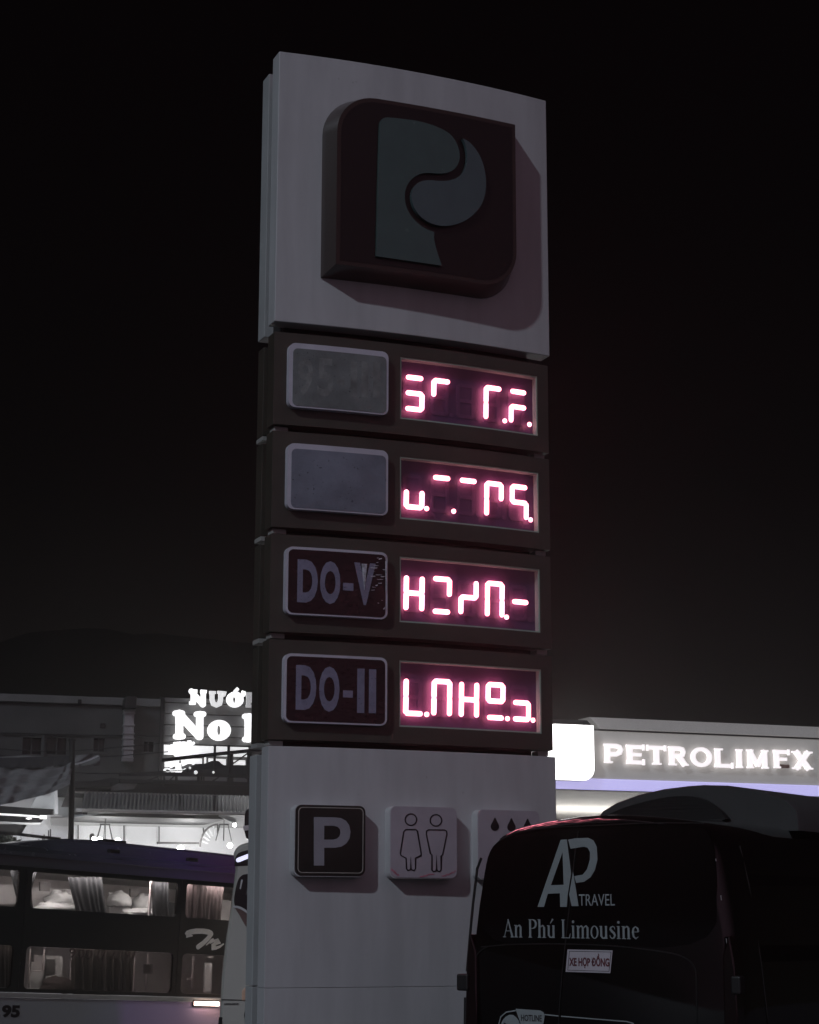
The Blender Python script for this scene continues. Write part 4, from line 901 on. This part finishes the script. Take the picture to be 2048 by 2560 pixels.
s0 = hb([(-160, 0)])[0][0]; s1_ = hb([(1055, 0)])[0][0]; s2_ = hb([(2300, 0)])[0][0]
ztop = (hb([(0, 218)])[0][1] + hb([(1000, 258)])[0][1]) / 2; zpar = (hb([(0, 275)])[0][1] + hb([(1000, 305)])[0][1]) / 2
wins = [[(142, 505), (275, 620)], [(305, 505), (440, 620)], [(605, 512), (690, 600)], [(935, 532), (1012, 602)]]
hl = []
for a, b_ in wins:
    (p0, q1), (p1, q0) = hb([a])[0], hb([b_])[0]; hl.append((p0, p1, q0, q1))
MB().prism([(s0, HG), (s1_, HG), (s1_, zpar), (s0, zpar)], 0, .3, [[(a, c), (a, d), (b_, d), (b_, c)] for a, b_, c, d in hl]).build('wall', M['wallgrey'], HB)
MB().box(s0, s1_, -.10, .3, zpar + .003, ztop).build('parapet', M['parapet'], HB, bevel=.02)
MB().box(s0, s2_, .31, 12, HG, ztop - .1).build('rear_volume', M['wallgrey'], HB)
for a, b_, c, d in hl:
    w_ = MB().box(a, b_, .15, .17, c, d).build('window', M['darkwin'], HB)
    f_ = MB()
    f_.box(a - .05, a + .03, -.02, .16, c, d).box(b_ - .03, b_ + .05, -.02, .16, c, d).box(a - .05, b_ + .05, -.025, .16, d, d + .06).box(a - .08, b_ + .08, -.06, .16, c - .06, c).box((a + b_) / 2 - .02, (a + b_) / 2 + .02, .10, .149, c, d)
    f_.build('window_frame', M['wallgrey'], w_)
(p0, q1), (p1, q0) = hb([(655, 415)])[0], hb([(687, 447)])[0]
MB().box(p0, p1, -.05, .05, q0, q1).build('wall_vent', M['darkwin'], HB, bevel=.01)
(p0, q1), (p1, q0) = hb([(505, 262)])[0], hb([(527, 292)])[0]; MB().box(p0, p1, -.2, -.1, q0, q1).build('parapet_lamp', M['darkwin'], HB, bevel=.02)
MB().box(s1_, hb([(1078, 0)])[0][0], -.12, .3, HG, ztop + .05).build('corner_column', M['steel'], HB)
MB().tube([(p[0], -.06, p[1]) for p in hb([(0, 478), (600, 492), (1050, 500)])], .02, 6).build('cable', M['wire'], HB)
MB().tube([(p[0], -.06, p[1]) for p in hb([(285, 490), (285, 700)])], .05, 6).build('drain_pipe', M['wallgrey'], HB)
# ribbed duct
DU = thing('exhaust_duct', HF, 'ribbed grey metal exhaust duct with dark hood running down the dark wall', 'duct')
(p0, q1), (p1, q0) = hb([(810, 325)], -.4)[0], hb([(878, 660)], -.4)[0]
MB().box(p0 + .03, p1 - .03, -.34, -.11, q0, q1).build('shaft', M['duct'], DU, bevel=.02)
for yy in (325, 345, 424, 478, 512, 552, 582, 640, 655):
    z = hb([(840, yy)], -.4)[0][1]; MB().box(p0 + .01, p1 - .01, -.37, -.10, z - .025, z + .02).build('flange', M['duct'], DU, bevel=.008)
a = hb([(806, 322), (884, 322), (888, 242), (822, 240), (812, 262)], -.4); MB().prism(a, -.6, -.1).build('hood', M['steel'], DU, bevel=.02)
# cladding of the grill restaurant
RB = thing('grill_restaurant', HF, 'dark boarded restaurant front with lit upper windows under big white letters', 'building')
c0 = hb([(1078, 0)])[0][0]
def hz(pts, off=0): return hb(pts, off, z7)
zb_ = [hz([(700, y)])[0][1] for y in (290, 372, 540, 712, 885, 1005)]
for k in range(5): MB().box(c0 + .02, s2_, -.05 - .004 * (k % 2), .25, zb_[k + 1] + .025, zb_[k]).build('cladding_board', M['boards'], RB, bevel=.008)
MB().box(c0 + .02, s2_, .02, .25, HG, zb_[5]).build('lower_wall', M['boards'], RB)
lb = MB().prism(hz([(182, 1000), (1478, 1043), (1478, 1188), (182, 1150)], -.05), -.12, -.052).build('lit_fascia', M['panelglow'], RB)
MB().box(hz([(1172, 1000)])[0][0], hz([(1188, 1000)])[0][0], -.16, -.121, hz([(1180, 1190)])[0][1], hz([(1180, 1025)])[0][1]).build('fascia_bar', M['steel'], RB)
for pts in ([(195, 1240), (415, 1222), (415, 1300), (330, 1340), (195, 1345)], [(458, 1212), (770, 1212), (770, 1290), (458, 1295)], [(806, 1185), (836, 1185), (836, 1285), (806, 1285)], [(872, 1208), (970, 1214), (970, 1308), (872, 1300)], [(985, 1214), (1138, 1222), (1138, 1312), (985, 1312)], [(1215, 1232), (1438, 1240), (1438, 1312), (1215, 1308)], [(1560, 1245), (1700, 1250), (1700, 1315), (1560, 1312)]):
    MB().prism(hz(pts, -.01), -.02, .015).build('lit_window', M['panelglow'], RB)
for x, r_ in ((1180, 16), (970, 10)):
    c = hz([(x, 1000)], -.2)[0][0]; MB().box(c - .03, c + .03, -.24, -.17, hz([(x, 1330)])[0][1], hz([(x, 1010)])[0][1]).build('mullion', M['steel'], RB)
# sign letters: upper row, slab serif
def bigtext(mb, ch, a, b_, d, bold=.06):
    (p0, q1), (p1, q0) = hz([a], d)[0], hz([b_], d)[0]; text(mb, ch, p0, p1, q0, q1, d, .08, bold)
SG = thing('restaurant_sign', HF, 'two rows of glowing white letters mounted on dark boards above the roof truss', 'sign')
def slabN(ch, pts_list, mt, d=-.25, lab=None):
    q = MB()
    for i, (pts, hw) in enumerate(pts_list):
        q.ribbon(hz(pts, d), hw * .1623 / 4800 * 52, d - .003 * i, d + .08, cap=(hw > 40))
    o = q.build('sign_letter', mt, SG, merge=False)
    return o
k1 = 38
slabN('N', [([(640, 160), (640, 372)], 40), ([(610, 170), (790, 380)], 42), ([(795, 165), (795, 395)], 38), ([(578, 165), (700, 172)], 26), ([(750, 172), (845, 178)], 24), ([(580, 352), (672, 355)], 26)], M['neon'])
slabN('U', [([(930, 180), (930, 300), (950, 365), (1000, 385), (1045, 365), (1062, 300), (1062, 180)], 37), ([(886, 190), (985, 192)], 22), ([(1010, 188), (1095, 192)], 22), ([(1090, 190), (1125, 195), (1115, 235), (1080, 250)], 20)], M['neonmid'])
o = MB()
def ell(cx, cy, rx, ry, n=22): return [(cx + rx * math.cos(2 * math.pi * k / n), cy + ry * math.sin(2 * math.pi * k / n)) for k in range(n)]
o.prism(hz(ell(1282, 300, 132, 122), -.25), -.25, -.17, [hz(ell(1272, 305, 22, 48)[::-1], -.25)])
o.ribbon(hz([(1385, 180), (1420, 190), (1415, 240), (1370, 260)], -.25), .035, -.253, -.17); o.ribbon(hz([(1330, 128), (1280, 180)], -.25), .045, -.256, -.17)
o.build('sign_letter', M['neon'], SG, merge=False)
slabN('N', [([(1490, 205), (1490, 405)], 34), ([(1470, 210), (1640, 420)], 36), ([(1650, 205), (1650, 425)], 34), ([(1448, 210), (1540, 212)], 22), ([(1450, 400), (1530, 402)], 22)], M['neondim'])
slabN('N', [([(425, 515), (425, 860)], 60), ([(420, 520), (735, 865)], 62), ([(740, 530), (740, 870)], 56), ([(362, 512), (470, 512)], 56 - 12), ([(690, 526), (795, 526)], 44), ([(370, 868), (478, 868)], 44)], M['neon'])
o = MB(); o.prism(hz(ell(1038, 775, 180, 160), -.25), -.25, -.17, [hz(ell(1036, 775, 30, 78)[::-1], -.25)]); o.build('sign_letter', M['neon'], SG)
slabN('N', [([(1490, 570), (1490, 905)], 60), ([(1500, 570), (1800, 905)], 60), ([(1810, 575), (1810, 910)], 56), ([(1435, 560), (1545, 560)], 44), ([(1435, 912), (1530, 912)], 44)], M['neon'])
# flower shaped neon below
NF = thing('neon_flower_sign', HF, 'small crab shaped white neon sign below the big letter N', 'neon sign')
blob = [(278, 1010), (300, 985), (335, 1000), (335, 955), (360, 950), (372, 965), (392, 940), (410, 960), (430, 935), (450, 955), (480, 945), (520, 950), (548, 960), (550, 925), (575, 915), (605, 928), (615, 960), (645, 945), (668, 970), (655, 1000), (615, 1005), (610, 1050), (620, 1090), (600, 1150), (560, 1180), (480, 1195), (400, 1198), (350, 1170), (330, 1120), (290, 1095), (272, 1050)]
MB().prism(hz(smoothpoly(blob, 1), -.6), -.6, -.5).build('sign_body', M['neon'], NF, bevel=.02)
q = MB()
(p0, q1), (p1, q0) = hz([(180, 1355)], -.6)[0], hz([(560, 1425)], -.6)[0]
text(q, 'CoffM.', p0, p1, q0, q1, -.6, .05, .07); q.build('lower_lettering', M['neon'], NF)
q = MB(); (p0, q1), (p1, q0) = hz([(300, 1235)], -.6)[0], hz([(640, 1340)], -.6)[0]
q.ribbon(hz([(300, 1330), (350, 1250), (400, 1240)], -.6), .045, -.6, -.55, cap=True); q.ribbon(hz([(380, 1240), (385, 1330)], -.6), .045, -.603, -.55, cap=True)
q.ribbon(hz([(470, 1240), (480, 1290), (600, 1250)], -.6), .035, -.606, -.55, cap=True); q.ribbon(hz([(430, 1300), (430, 1350)], -.6), .04, -.6, -.55, cap=True); q.ribbon(hz([(560, 1240), (640, 1290)], -.6), .03, -.609, -.55, cap=True)
q.build('upper_marks', M['neon'], NF, merge=False)
# ---- roof deck truss in front of it
TF = Frame(-5.0, 44.0, 17)
def tz(pts, off=0, reg=z7): return [TF.at(*reg(*p), off) for p in pts]
def tbar(nm, pts, hw, par, d=0, mt=None, reg=z7, t=.06):
    return MB().ribbon(tz(pts, d, reg), hw, d, d + t).build(nm, mt or M['steel'], par)
TR = thing('roof_truss', TF, 'black steel truss crossing in front of the lit restaurant windows', 'truss')
tbar('top_chord', [(160, 1235), (600, 1185), (1100, 1130), (1720, 1068)], .028 * 1.5, TR)
tbar('middle_chord', [(-500, 1452), (300, 1452), (900, 1462), (1700, 1490)], .042, TR, .01)
tbar('bottom_chord', [(-500, 1560), (300, 1568), (900, 1582), (1700, 1610)], .042, TR, .01)
for x, y0, y1, h in ((970, 1150, 1470, .020), (1222, 1125, 1600, .05), (1505, 1090, 1610, .05), (1180, 1460, 1600, .03), (190, 1450, 1640, .022), (380, 1450, 1570, .03), (720, 1430, 1580, .03), (765, 1450, 1580, .015), (800, 1450, 1580, .015)):
    tbar('post', [(x, y0), (x, y1)], h, TR, .07)
for pts in ([(1235, 1300), (1490, 1120)], [(1515, 1300), (1700, 1120)], [(-100, 1560), (190, 1455)], [(250, 1565), (370, 1455)], [(900, 1580), (1030, 1500)], [(1430, 1490), (1530, 1560)], [(200, 1640), (400, 1590)]):
    tbar('brace', pts, .016, TR, .09, t=.03)
# covered goods on the roof deck
RT = thing('covered_roof_goods', TF, 'dark lumpy heap under a tarpaulin behind the roof truss', 'covered heap')
hp_ = smoothpoly([(560, 1420), (575, 1360), (640, 1320), (700, 1290), (800, 1290), (870, 1280), (900, 1250), (960, 1240), (1040, 1250), (1070, 1290), (1130, 1320), (1230, 1320), (1330, 1305), (1440, 1325), (1560, 1320), (1700, 1330), (1700, 1455), (560, 1440)], 1)
q = MB().prism(tz(hp_, .6), .6, 1.6).build('tarpaulin', M['tarpdark'], RT, bevel=.05)
for x, y in ((585, 1355), (675, 1424), (945, 1422)):
    c = tz([(x, y)], -.05)[0]; MB().ball((c[0], -.05, c[1]), .028 if x != 675 else .045, 8).build('roof_light', M['neonmid'], RT)
EV = thing('flat_roof_eave', TF, 'dark flat roof edge running above the corrugated awning', 'roof')
e0 = tz([(0, 105)], .2, aw)[0]; e1 = tz([(1620, 150)], .2, aw)[0]
MB().prism([(p[0], p[1]) for p in tz([(-30, 20), (120, 25), (350, -20), (800, 30), (1700, 30), (1700, 150), (-30, 104)], .2, aw)], .2, 3.5).build('roof_edge', M['tarpdark'], EV)
MB().ribbon(tz([(0, 106), (800, 130), (1700, 152)], .1, aw), .02, .1, .18).build('edge_rail', M['cap'], EV)
MB().prism(tz([(0, 10), (352, 15), (352, 62), (0, 66)], 0, aw), 0, .15).build('duct_box', M['steel'], EV, bevel=.02)
MB().prism(tz([(352, 60), (420, 30), (600, 18), (560, 80), (352, 98)], .1, aw), .1, .19).build('tarp_corner', M['tarp'], EV)
# corrugated awning
AWN = thing('corrugated_awning', TF, 'translucent corrugated plastic awning glinting under the dark flat roof', 'awning')
a0, a1 = tz([(112, 112)], .1, aw)[0], tz([(1700, 152)], .1, aw)[0]; b0, b1 = tz([(90, 262)], -1.1, aw)[0], tz([(1700, 296)], -1.1, aw)[0]
def fn(u, v):
    x = (a0[0] + (a1[0] - a0[0]) * u) * (1 - v) + (b0[0] + (b1[0] - b0[0]) * u) * v
    z = (a0[1] + (a1[1] - a0[1]) * u) * (1 - v) + (b0[1] + (b1[1] - b0[1]) * u) * v
    return (x, .1 - 1.2 * v, z + .035 * math.sin(u * 2 * math.pi * 46))
pl_ = bpy.data.materials.new('corrugated_plastic_sheet'); pl_.use_nodes = True; t = pl_.node_tree; bs = t.nodes['Principled BSDF']
bs.inputs['Base Color'].default_value = (.40, .40, .40, 1); bs.inputs['Roughness'].default_value = .12
tn = t.nodes.new('ShaderNodeBsdfTranslucent'); tn.inputs[0].default_value = (.30, .30, .30, 1); mx = t.nodes.new('ShaderNodeMixShader'); mx.inputs[0].default_value = .5
t.links.new(bs.outputs[0], mx.inputs[1]); t.links.new(tn.outputs[0], mx.inputs[2]); t.links.new(mx.outputs[0], t.nodes['Material Output'].inputs[0])
M['sheet'] = pl_
MB().sheet(fn, 46 * 8, 6).build('sheet', M['sheet'], AWN, smooth=60)
MB().tube([(b0[0], -1.12, b0[1] - .03), (b1[0], -1.12, b1[1] - .03)], .045, 6).build('edge_tube', M['cap'], AWN)
for x in (118, 690, 985, 1290):
    c = tz([(x, 118)], .05, aw)[0]; e_ = tz([(x, 270)], -1.0, aw)[0]
    MB().add([(c[0] - .05, .06, c[1] - .05), (c[0] + .05, .06, c[1] - .05), (e_[0] + .05, -1.02, e_[1] - .03), (e_[0] - .05, -1.02, e_[1] - .03), (c[0] - .05, .06, c[1] - .12), (c[0] + .05, .06, c[1] - .12), (e_[0] + .05, -1.02, e_[1] - .10), (e_[0] - .05, -1.02, e_[1] - .10)], [(0, 1, 2, 3), (7, 6, 5, 4), (0, 4, 5, 1), (1, 5, 6, 2), (2, 6, 7, 3), (3, 7, 4, 0)]).build('rafter', M['steel'], AWN)
# ---- restaurant hall, open to the street
RG = gz(-5, 44)
HL = thing('restaurant_hall', TF, 'bright white open fronted restaurant hall behind the bus roof', 'restaurant')
DB = 2.4
w0 = tz([(-650, 300)], DB, aw)[0][0]; w1 = tz([(1760, 300)], DB, aw)[0][0]
zc1 = tz([(700, 318)], DB, aw)[0][1]; zc0 = tz([(700, 418)], DB, aw)[0][1]
MB().box(w0, w1, DB, DB + .12, RG, zc0 - .004).build('rear_wall', M['innerwall'], HL)
MB().box(w0, w1, DB - .05, DB + .12, zc0, zc1 + .6).build('upper_band', M['innergrey'], HL)
MB().box(w1, w1 + .12, -.2, DB + .12, RG, zc1 + .3).build('side_wall', M['innerwall'], HL)
# sloping ceiling panel, dark underneath
MB().prism(tz([(10, 318), (160, 300), (310, 282), (1300, 300), (1400, 352), (1300, 352), (700, 338), (180, 322)], -.6, aw), -.6, DB - .06).build('ceiling_panel', M['ceil'], HL)
MB().ribbon(tz([(0, 330), (160, 308), (300, 290), (390, 288)], -.7, aw), .022, -.7, -.6).build('ceiling_beam', M['gable'], HL)
MB().ribbon(tz([(1330, 306), (1400, 340), (1475, 372)], -.7, aw), .05, -.7, -.62).build('ceiling_beam', M['gable'], HL)
MB().ribbon(tz([(40, 268), (700, 284), (1560, 305)], -1.0, aw), .035, -1.0, -.9).build('gutter', M['innergrey'], HL)
for x, y0, y1 in ((55, 405, 530), (467, 410, 545), (783, 418, 560), (1180, 430, 470), (1310, 395, 480)):
    MB().tube([(p[0], DB - .1, p[1]) for p in tz([(x, y0), (x, y1)], DB - .1, aw)], .016, 6).build('wall_joint', M['wire'], HL)
MB().prism(tz([(768, 556), (1145, 560), (1145, 575), (768, 573)], 1.5, aw), 1.5, 1.6).build('dark_shelf', M['steel'], HL)
# round glazed screen
n = 24; arcp = [(1310 + 158 * math.cos(R(90 + 90 * k / n)), 600 - 200 * math.sin(R(90 + 90 * k / n))) for k in range(n + 1)]
MB().ribbon(tz(arcp, 1.0, aw), .02, 1.0, 1.05).build('round_screen_frame', M['dimgrey'], HL)
for k in (4, 8, 12, 16, 20): MB().ribbon(tz([arcp[k], (arcp[k][0] * .55 + 1310 * .45, arcp[k][1] * .55 + 600 * .45)], 1.0, aw), .010, 1.005, 1.04).build('screen_spoke', M['innerwall'], HL)
# pendant lamps with wire shades
def pendant(x, lab):
    P = thing('wire_pendant', TF, lab, 'hanging lamp', 'wire pendants in the restaurant hall')
    t0 = tz([(x, 300), (x, 395), (x, 405), (x, 545)], .6, aw); zz = [p[1] for p in t0]; xx = t0[0][0]
    MB().tube([(xx, .6, zz[0]), (xx, .6, zz[1])], .010, 6).build('cord', M['wire'], P)
    MB().tube([(xx, .6, zz[0] + .03), (xx, .6, zz[0] - .05)], .07, 10).build('ceiling_rose', M['steel'], P)
    MB().tube([(xx, .6, zz[1]), (xx, .6, zz[2])], .12, 12).build('shade_cap', M['steel'], P)
    for k in range(6):
        a = k * math.pi / 3 + .3
        MB().tube([(xx + .11 * math.cos(a), .6 + .11 * math.sin(a), zz[2]), (xx + .21 * math.cos(a), .6 + .21 * math.sin(a), zz[3])], .009, 5).build('shade_wire', M['wire'], P)
    return P
pendant(301, 'wire cage pendant hanging left in the bright hall, near the black pole'); pendant(1368, 'wire cage pendant hanging in front of the round glazed screen')
# bulbs along the bus roof line
M['bulb'] = mat('lit_bulb', (1, 1, 1), var=0, emit=(1, 1, 1), es=30)
def bulb(x, y, r, lab, d=.2, reg=aw):
    c = tz([(x, y)], d, reg)[0]; o = MB().ball((c[0], d, c[1]), r, 10).build('light_bulb', M['bulb'], None, smooth=80)
    o.matrix_world = TF.mat(); tag(o, lab, 'bulb', 'bare bulbs in the restaurant')
bulb(245, 546, .08, 'glowing bulb just above the bus roof, right of the first pendant'); bulb(412, 548, .065, 'glowing bulb above the bus roof hatches, left of the middle wall joint')
bulb(195, 526, .04, 'small glowing bulb beside the dark speaker above the bus roof'); bulb(975, 618, .075, 'glowing bulb over the middle of the bus roof, under the dark shelf')
bulb(1462, 404, .045, 'small bulb high beside the coach mirror'); bulb(1420, 590, .06, 'glowing bulb behind the bus roof, next to the white coach')
bulb(25, 1220, .07, 'glowing bulb at the far left edge beside the foliage', .2, tl); bulb(62, 1228, .06, 'glowing bulb second from the far left edge beside the foliage', .2, tl)
# lamps that light the hall
for (x, y, d, p) in ((300, 470, .9, 55), (1050, 470, .9, 60), (-250, 430, .9, 25), (1480, 500, .8, 30)):
    c = tz([(x, y)], d, aw)[0]; ld = bpy.data.lights.new('hall_light', 'POINT'); ld.energy = p; ld.shadow_soft_size = .25
    lo = bpy.data.objects.new('hall_light', ld); COL.objects.link(lo); lo.parent = HL; lo.matrix_local = Matrix.Translation((c[0], d, c[1] - .3))
# speakers
for nm, pts, lab in (('loudspeaker', [(748, 1160), (760, 1145), (835, 1138), (848, 1200), (755, 1215)], 'dark box loudspeaker beside the black pole above the bus roof'), ('loudspeaker', [(1148, 1150), (1160, 1135), (1190, 1135), (1200, 1160), (1200, 1215), (1148, 1215)], 'small dark loudspeaker standing right of the black pole above the bus roof')):
    o = MB().prism(tz(pts, .9, tl), .9, 1.1).build(nm, M['steel'], None, bevel=.02); o.matrix_world = TF.mat(); tag(o, lab, 'speaker')
# ---- left part: tent, gable panels, pole
QF = Frame(-8.0, 40.0, 17)
def qz(pts, off=0, reg=tl): return [QF.at(*reg(*p), off) for p in pts]
QG = gz(-8, 40)
PO = thing('black_pole', QF, 'tall thin black steel pole in front of the restaurant awning', 'pole')
p = qz([(913, -30), (912, 600), (898, 1200)], -.6)
MB().tube([(p[0][0], -.6, p[0][1]), (p[1][0], -.6, p[1][1]), (p[2][0], -.6, p[2][1]), (p[2][0], -.6, QG)], .062, 10).build('shaft', M['steel'], PO, smooth=40)
MB().tube([(p[0][0], -.6, p[0][1]), (p[0][0], -.6, p[0][1] + .06)], .08, 10).build('pole_cap', M['steel'], PO)
TT = thing('tent_canopy', QF, 'large grey sagging tarpaulin canopy with scalloped folds at far left', 'tarpaulin canopy')
tp = qz([(-150, 190), (300, 175), (860, 152), (885, 160)], .0); bp_ = qz([(-150, 800), (150, 770), (560, 640), (885, 500)], -2.2)
def interp(P_, u):
    u *= len(P_) - 1; i = min(int(u), len(P_) - 2); f = u - i; return (P_[i][0] * (1 - f) + P_[i + 1][0] * f, P_[i][1] * (1 - f) + P_[i + 1][1] * f)
def fn(u, v):
    a, b_ = interp(tp, u), interp(bp_, u)
    x = a[0] * (1 - v) + b_[0] * v; z = a[1] * (1 - v) + b_[1] * v
    return (x, -2.2 * v - .25 * math.sin(math.pi * v) + .05 * math.sin(v * 26 + 2 * math.sin(u * 5)) + .04 * math.sin(u * 30 + v * 4), z - .06 * math.sin(math.pi * v) + .05 * math.sin(v * 31 + u * 6) * (1 - .4 * v))
MB().sheet(fn, 70, 60).build('canvas', M['tarp'], TT, smooth=80)
sc = [( -150 + 1035 * k / 60, 322 - 22 * abs(math.sin(k * math.pi / 8)) - .02 * k) for k in range(61)]
v1 = qz([(x_, 178 - .03 * max(0, x_)) for x_, y_ in sc], -.55); v2 = qz([(x_, y_ - .10 * max(0, x_ - 500)) for x_, y_ in sc], -.62)
q = MB(); q.add([(a[0], -.55, a[1]) for a in v1] + [(a[0], -.66, a[1]) for a in v2], [(i, i + 1, i + 62, i + 61) for i in range(60)]); q.build('valance', M['tarpdark'], TT)
TU = thing('tent_side_sheet', QF, 'small grey tarpaulin sheet stretched right of the black pole', 'tarpaulin')
def fn2(u, v):
    a = interp(qz([(940, 140), (1262, 132)], .5), u); b_ = interp(qz([(945, 268), (1050, 280), (1262, 280)], .3), u)
    return (a[0] * (1 - v) + b_[0] * v, .5 - .3 * v + .08 * math.sin(u * 9 + v * 5), a[1] * (1 - v) + b_[1] * v)
MB().sheet(fn2, 24, 10).build('canvas', M['tarp'], TU, smooth=80)
MB().ribbon(qz([(950, 258), (1050, 232), (1150, 195), (1250, 150)], .05), .018, .05, .08).build('fold', M['gable'], TU)
# gable panels of the tent hall
GP = thing('white_gable_panels', QF, 'stepped white wall panels lit from inside below the grey tent canopy', 'wall panels')
MB().prism(qz([(385, 802), (470, 655), (630, 660), (690, 590), (690, 825)], 1.2), 1.2, 1.3).build('upper_panel', M['gable'], GP)
MB().prism(qz([(694, 590), (727, 520), (738, 890), (694, 890)], 1.15), 1.15, 1.35).build('end_post', M['innerwall'], GP)
MB().prism(qz([(275, 1137), (372, 1005), (525, 1010), (600, 900), (785, 905), (792, 932), (890, 932), (890, 1215), (750, 1260), (500, 1300), (300, 1262), (258, 1160)], 1.6), 1.6, 1.7).build('lower_panel', M['innerwall'], GP)
MB().prism(qz([(655, 1032), (885, 1045), (885, 935), (640, 935)], 1.5), 1.5, 1.59).build('panel_band', M['innergrey'], GP)
MB().prism(qz([(372, 1007), (392, 1085), (410, 1140), (280, 1135)], 1.5), 1.52, 1.59).build('panel_side', M['innerwall'], GP)
MB().prism(qz([(780, 800), (885, 515), (888, 800)], .4), .4, .45).build('brace_sheet', M['tarp'], GP)
for pts, hw in (([(-60, 888), (250, 905), (500, 925)], .02), ([(505, 928), (592, 930)], .04)):
    MB().ribbon(qz(pts, .9), hw, .88, .92).build('lit_tube', M['neonmid'], GP)
MB().ribbon(qz([(-60, 992), (200, 1004), (350, 1012), (520, 1010)], .9), .02, .88, .92).build('ledge', M['innergrey'], GP)
MB().prism(rrect(*[qz([(330, 958)], .8)[0][0], qz([(400, 958)], .8)[0][0], qz([(330, 958)], .8)[0][1], qz([(330, 930)], .8)[0][1]], .05), .78, .84).build('oval_lamp', M['neonmid'], GP)
MB().ribbon(qz([(-60, 1120), (280, 1150), (600, 1188), (770, 1205)], -.4), .03, -.4, -.34).build('lower_beam', M['steel'], GP)
MB().prism(qz([(-60, 1015), (340, 1025), (275, 1135), (-60, 1112)], 1.9), 1.9, 2.0).build('dark_backing', M['steel'], GP)
MB().prism(qz([(-60, 780), (380, 812), (690, 830), (690, 900), (590, 900), (520, 1000), (360, 1000), (-60, 985)], 2.1), 2.1, 2.2).build('dark_backing', M['tarpdark'], GP)
for x, y0, y1, rl in ((465, 1235, 1310, 'shortest thin rod, leftmost before the white stepped panels'), (492, 1210, 1305, 'short thin rod, second from the left before the white panels'), (540, 1170, 1290, 'thin rod, left one of the middle pair before the white panels'), (560, 1150, 1290, 'thin rod, right one of the middle pair before the white panels'), (616, 1095, 1260, 'tall thin rod, next to the tallest before the white panels'), (640, 1080, 1260, 'tallest thin rod, rightmost before the white panels, left of the loudspeaker')):
    pts = qz([(x, y0), (x, y1)], -1.0); o = MB().tube([(pts[0][0], -1.0, pts[0][1]), (pts[1][0], -1.0, pts[1][1]), (pts[1][0], -1.0, pts[1][1] - 2)], .014, 6).build('thin_rod', M['steel'], None)
    o.matrix_world = QF.mat(); tag(o, rl, 'rod', 'thin rods before the white panels')
ld = bpy.data.lights.new('tent_light', 'POINT'); ld.energy = 30; ld.shadow_soft_size = .2; c = qz([(520, 1120)], .3)[0]
lo = bpy.data.objects.new('tent_light', ld); COL.objects.link(lo); lo.parent = GP; lo.matrix_local = Matrix.Translation((c[0], .3, c[1]))
# foliage behind the bus at far left
FO = thing('hanging_plant', QF, 'mottled grey foliage beside two bulbs at the far left edge', 'plant')
q = MB(); random.seed(3)
for k in range(520):
    x, y = random.uniform(-60, 290), random.uniform(1135, 1300)
    if y < 1130 + x * .12 or x > 130 + (y - 1135) * 1.3: continue
    c = qz([(x, y)], 0)[0]; d = random.uniform(.0, .6); r_ = random.uniform(.025, .06); a = random.uniform(0, 6.28); b_ = random.uniform(-.5, .5)
    dx, dz = math.cos(a) * r_, math.sin(a) * r_
    q.add([(c[0] - dx, d, c[1] - dz), (c[0] + dz * .5, d + b_ * r_, c[1] - dx * .5), (c[0] + dx, d, c[1] + dz), (c[0] - dz * .5, d - b_ * r_, c[1] + dx * .5)], [(0, 1, 2, 3)])
q.build('leaves', M['leaf'], FO, merge=False)
MB().tube([(p_[0], .3, p_[1]) for p_ in qz([(-60, 1180), (60, 1230), (200, 1262), (300, 1300)], .3)], .03, 6).build('branch', M['steel'], FO)
# wooded hill far behind the left building
HI = Frame(-40, 260, 8)
hp0 = [HI.at(x, y) for x, y in ((-900, 1760), (-500, 1720), (-200, 1660), (0, 1612), (90, 1584), (180, 1574), (300, 1577), (430, 1587), (560, 1594), (700, 1612), (900, 1680), (1150, 1800), (1400, 1990), (1700, 2200))]
hp0 = smoothpoly(hp0, 1, False); q = MB(); random.seed(2)
rows = []
for k, (dd, f_) in enumerate(((-60, 0), (-40, .45), (-18, .82), (0, 1), (30, .8), (90, 0))):
    rows.append([(x, dd + random.uniform(-2, 2), -2 + (z + 2) * f_ + (random.uniform(-.5, .5) if 0 < f_ else 0)) for x, z in hp0])
n = len(hp0); q.add([v for r_ in rows for v in r_], [(i * n + j, i * n + j + 1, (i + 1) * n + j + 1, (i + 1) * n + j) for i in range(5) for j in range(n - 1)])
hill = q.build('hill', mat('dark_wooded_hill', (.004, .004, .0036), .95, spec=0, var=.4, scale=.05), smooth=70); hill.matrix_world = HI.mat(); struct(hill)
# loose cables and hanging bits between the awning and the pole
CB = thing('overhead_cables', TF, 'sagging black cables strung above the corrugated awning to the pole', 'cables')
for pts in ([(-250, 560), (100, 590), (420, 600), (900, 560), (1250, 520)], [(-250, 600), (200, 640), (600, 640), (1100, 600)], [(180, 700), (500, 742), (900, 740), (1500, 700)]):
    MB().tube([(p_[0], -.3, p_[1]) for p_ in smoothpoly(tz(pts, -.3, x5 if False else rg(0, 1650, 660 / 1725)), 2, False)], .012, 5).build('cable', M['wire'], CB)
# ------------------------------------------------------------------ thin night haze, glowing round the lamps
hz_ = bpy.data.materials.new('haze_air'); hz_.use_nodes = True; t = hz_.node_tree; t.nodes.clear()
pv = t.nodes.new('ShaderNodeVolumePrincipled'); pv.inputs['Color'].default_value = (.95, .90, .88, 1); pv.inputs['Density'].default_value = .0030; pv.inputs['Anisotropy'].default_value = .85
o_ = t.nodes.new('ShaderNodeOutputMaterial'); t.links.new(pv.outputs[0], o_.inputs['Volume'])
hb_ = MB().box(-60, 60, -30, 90, -3.2, 12).build('haze', hz_); hb_['kind'] = 'stuff'
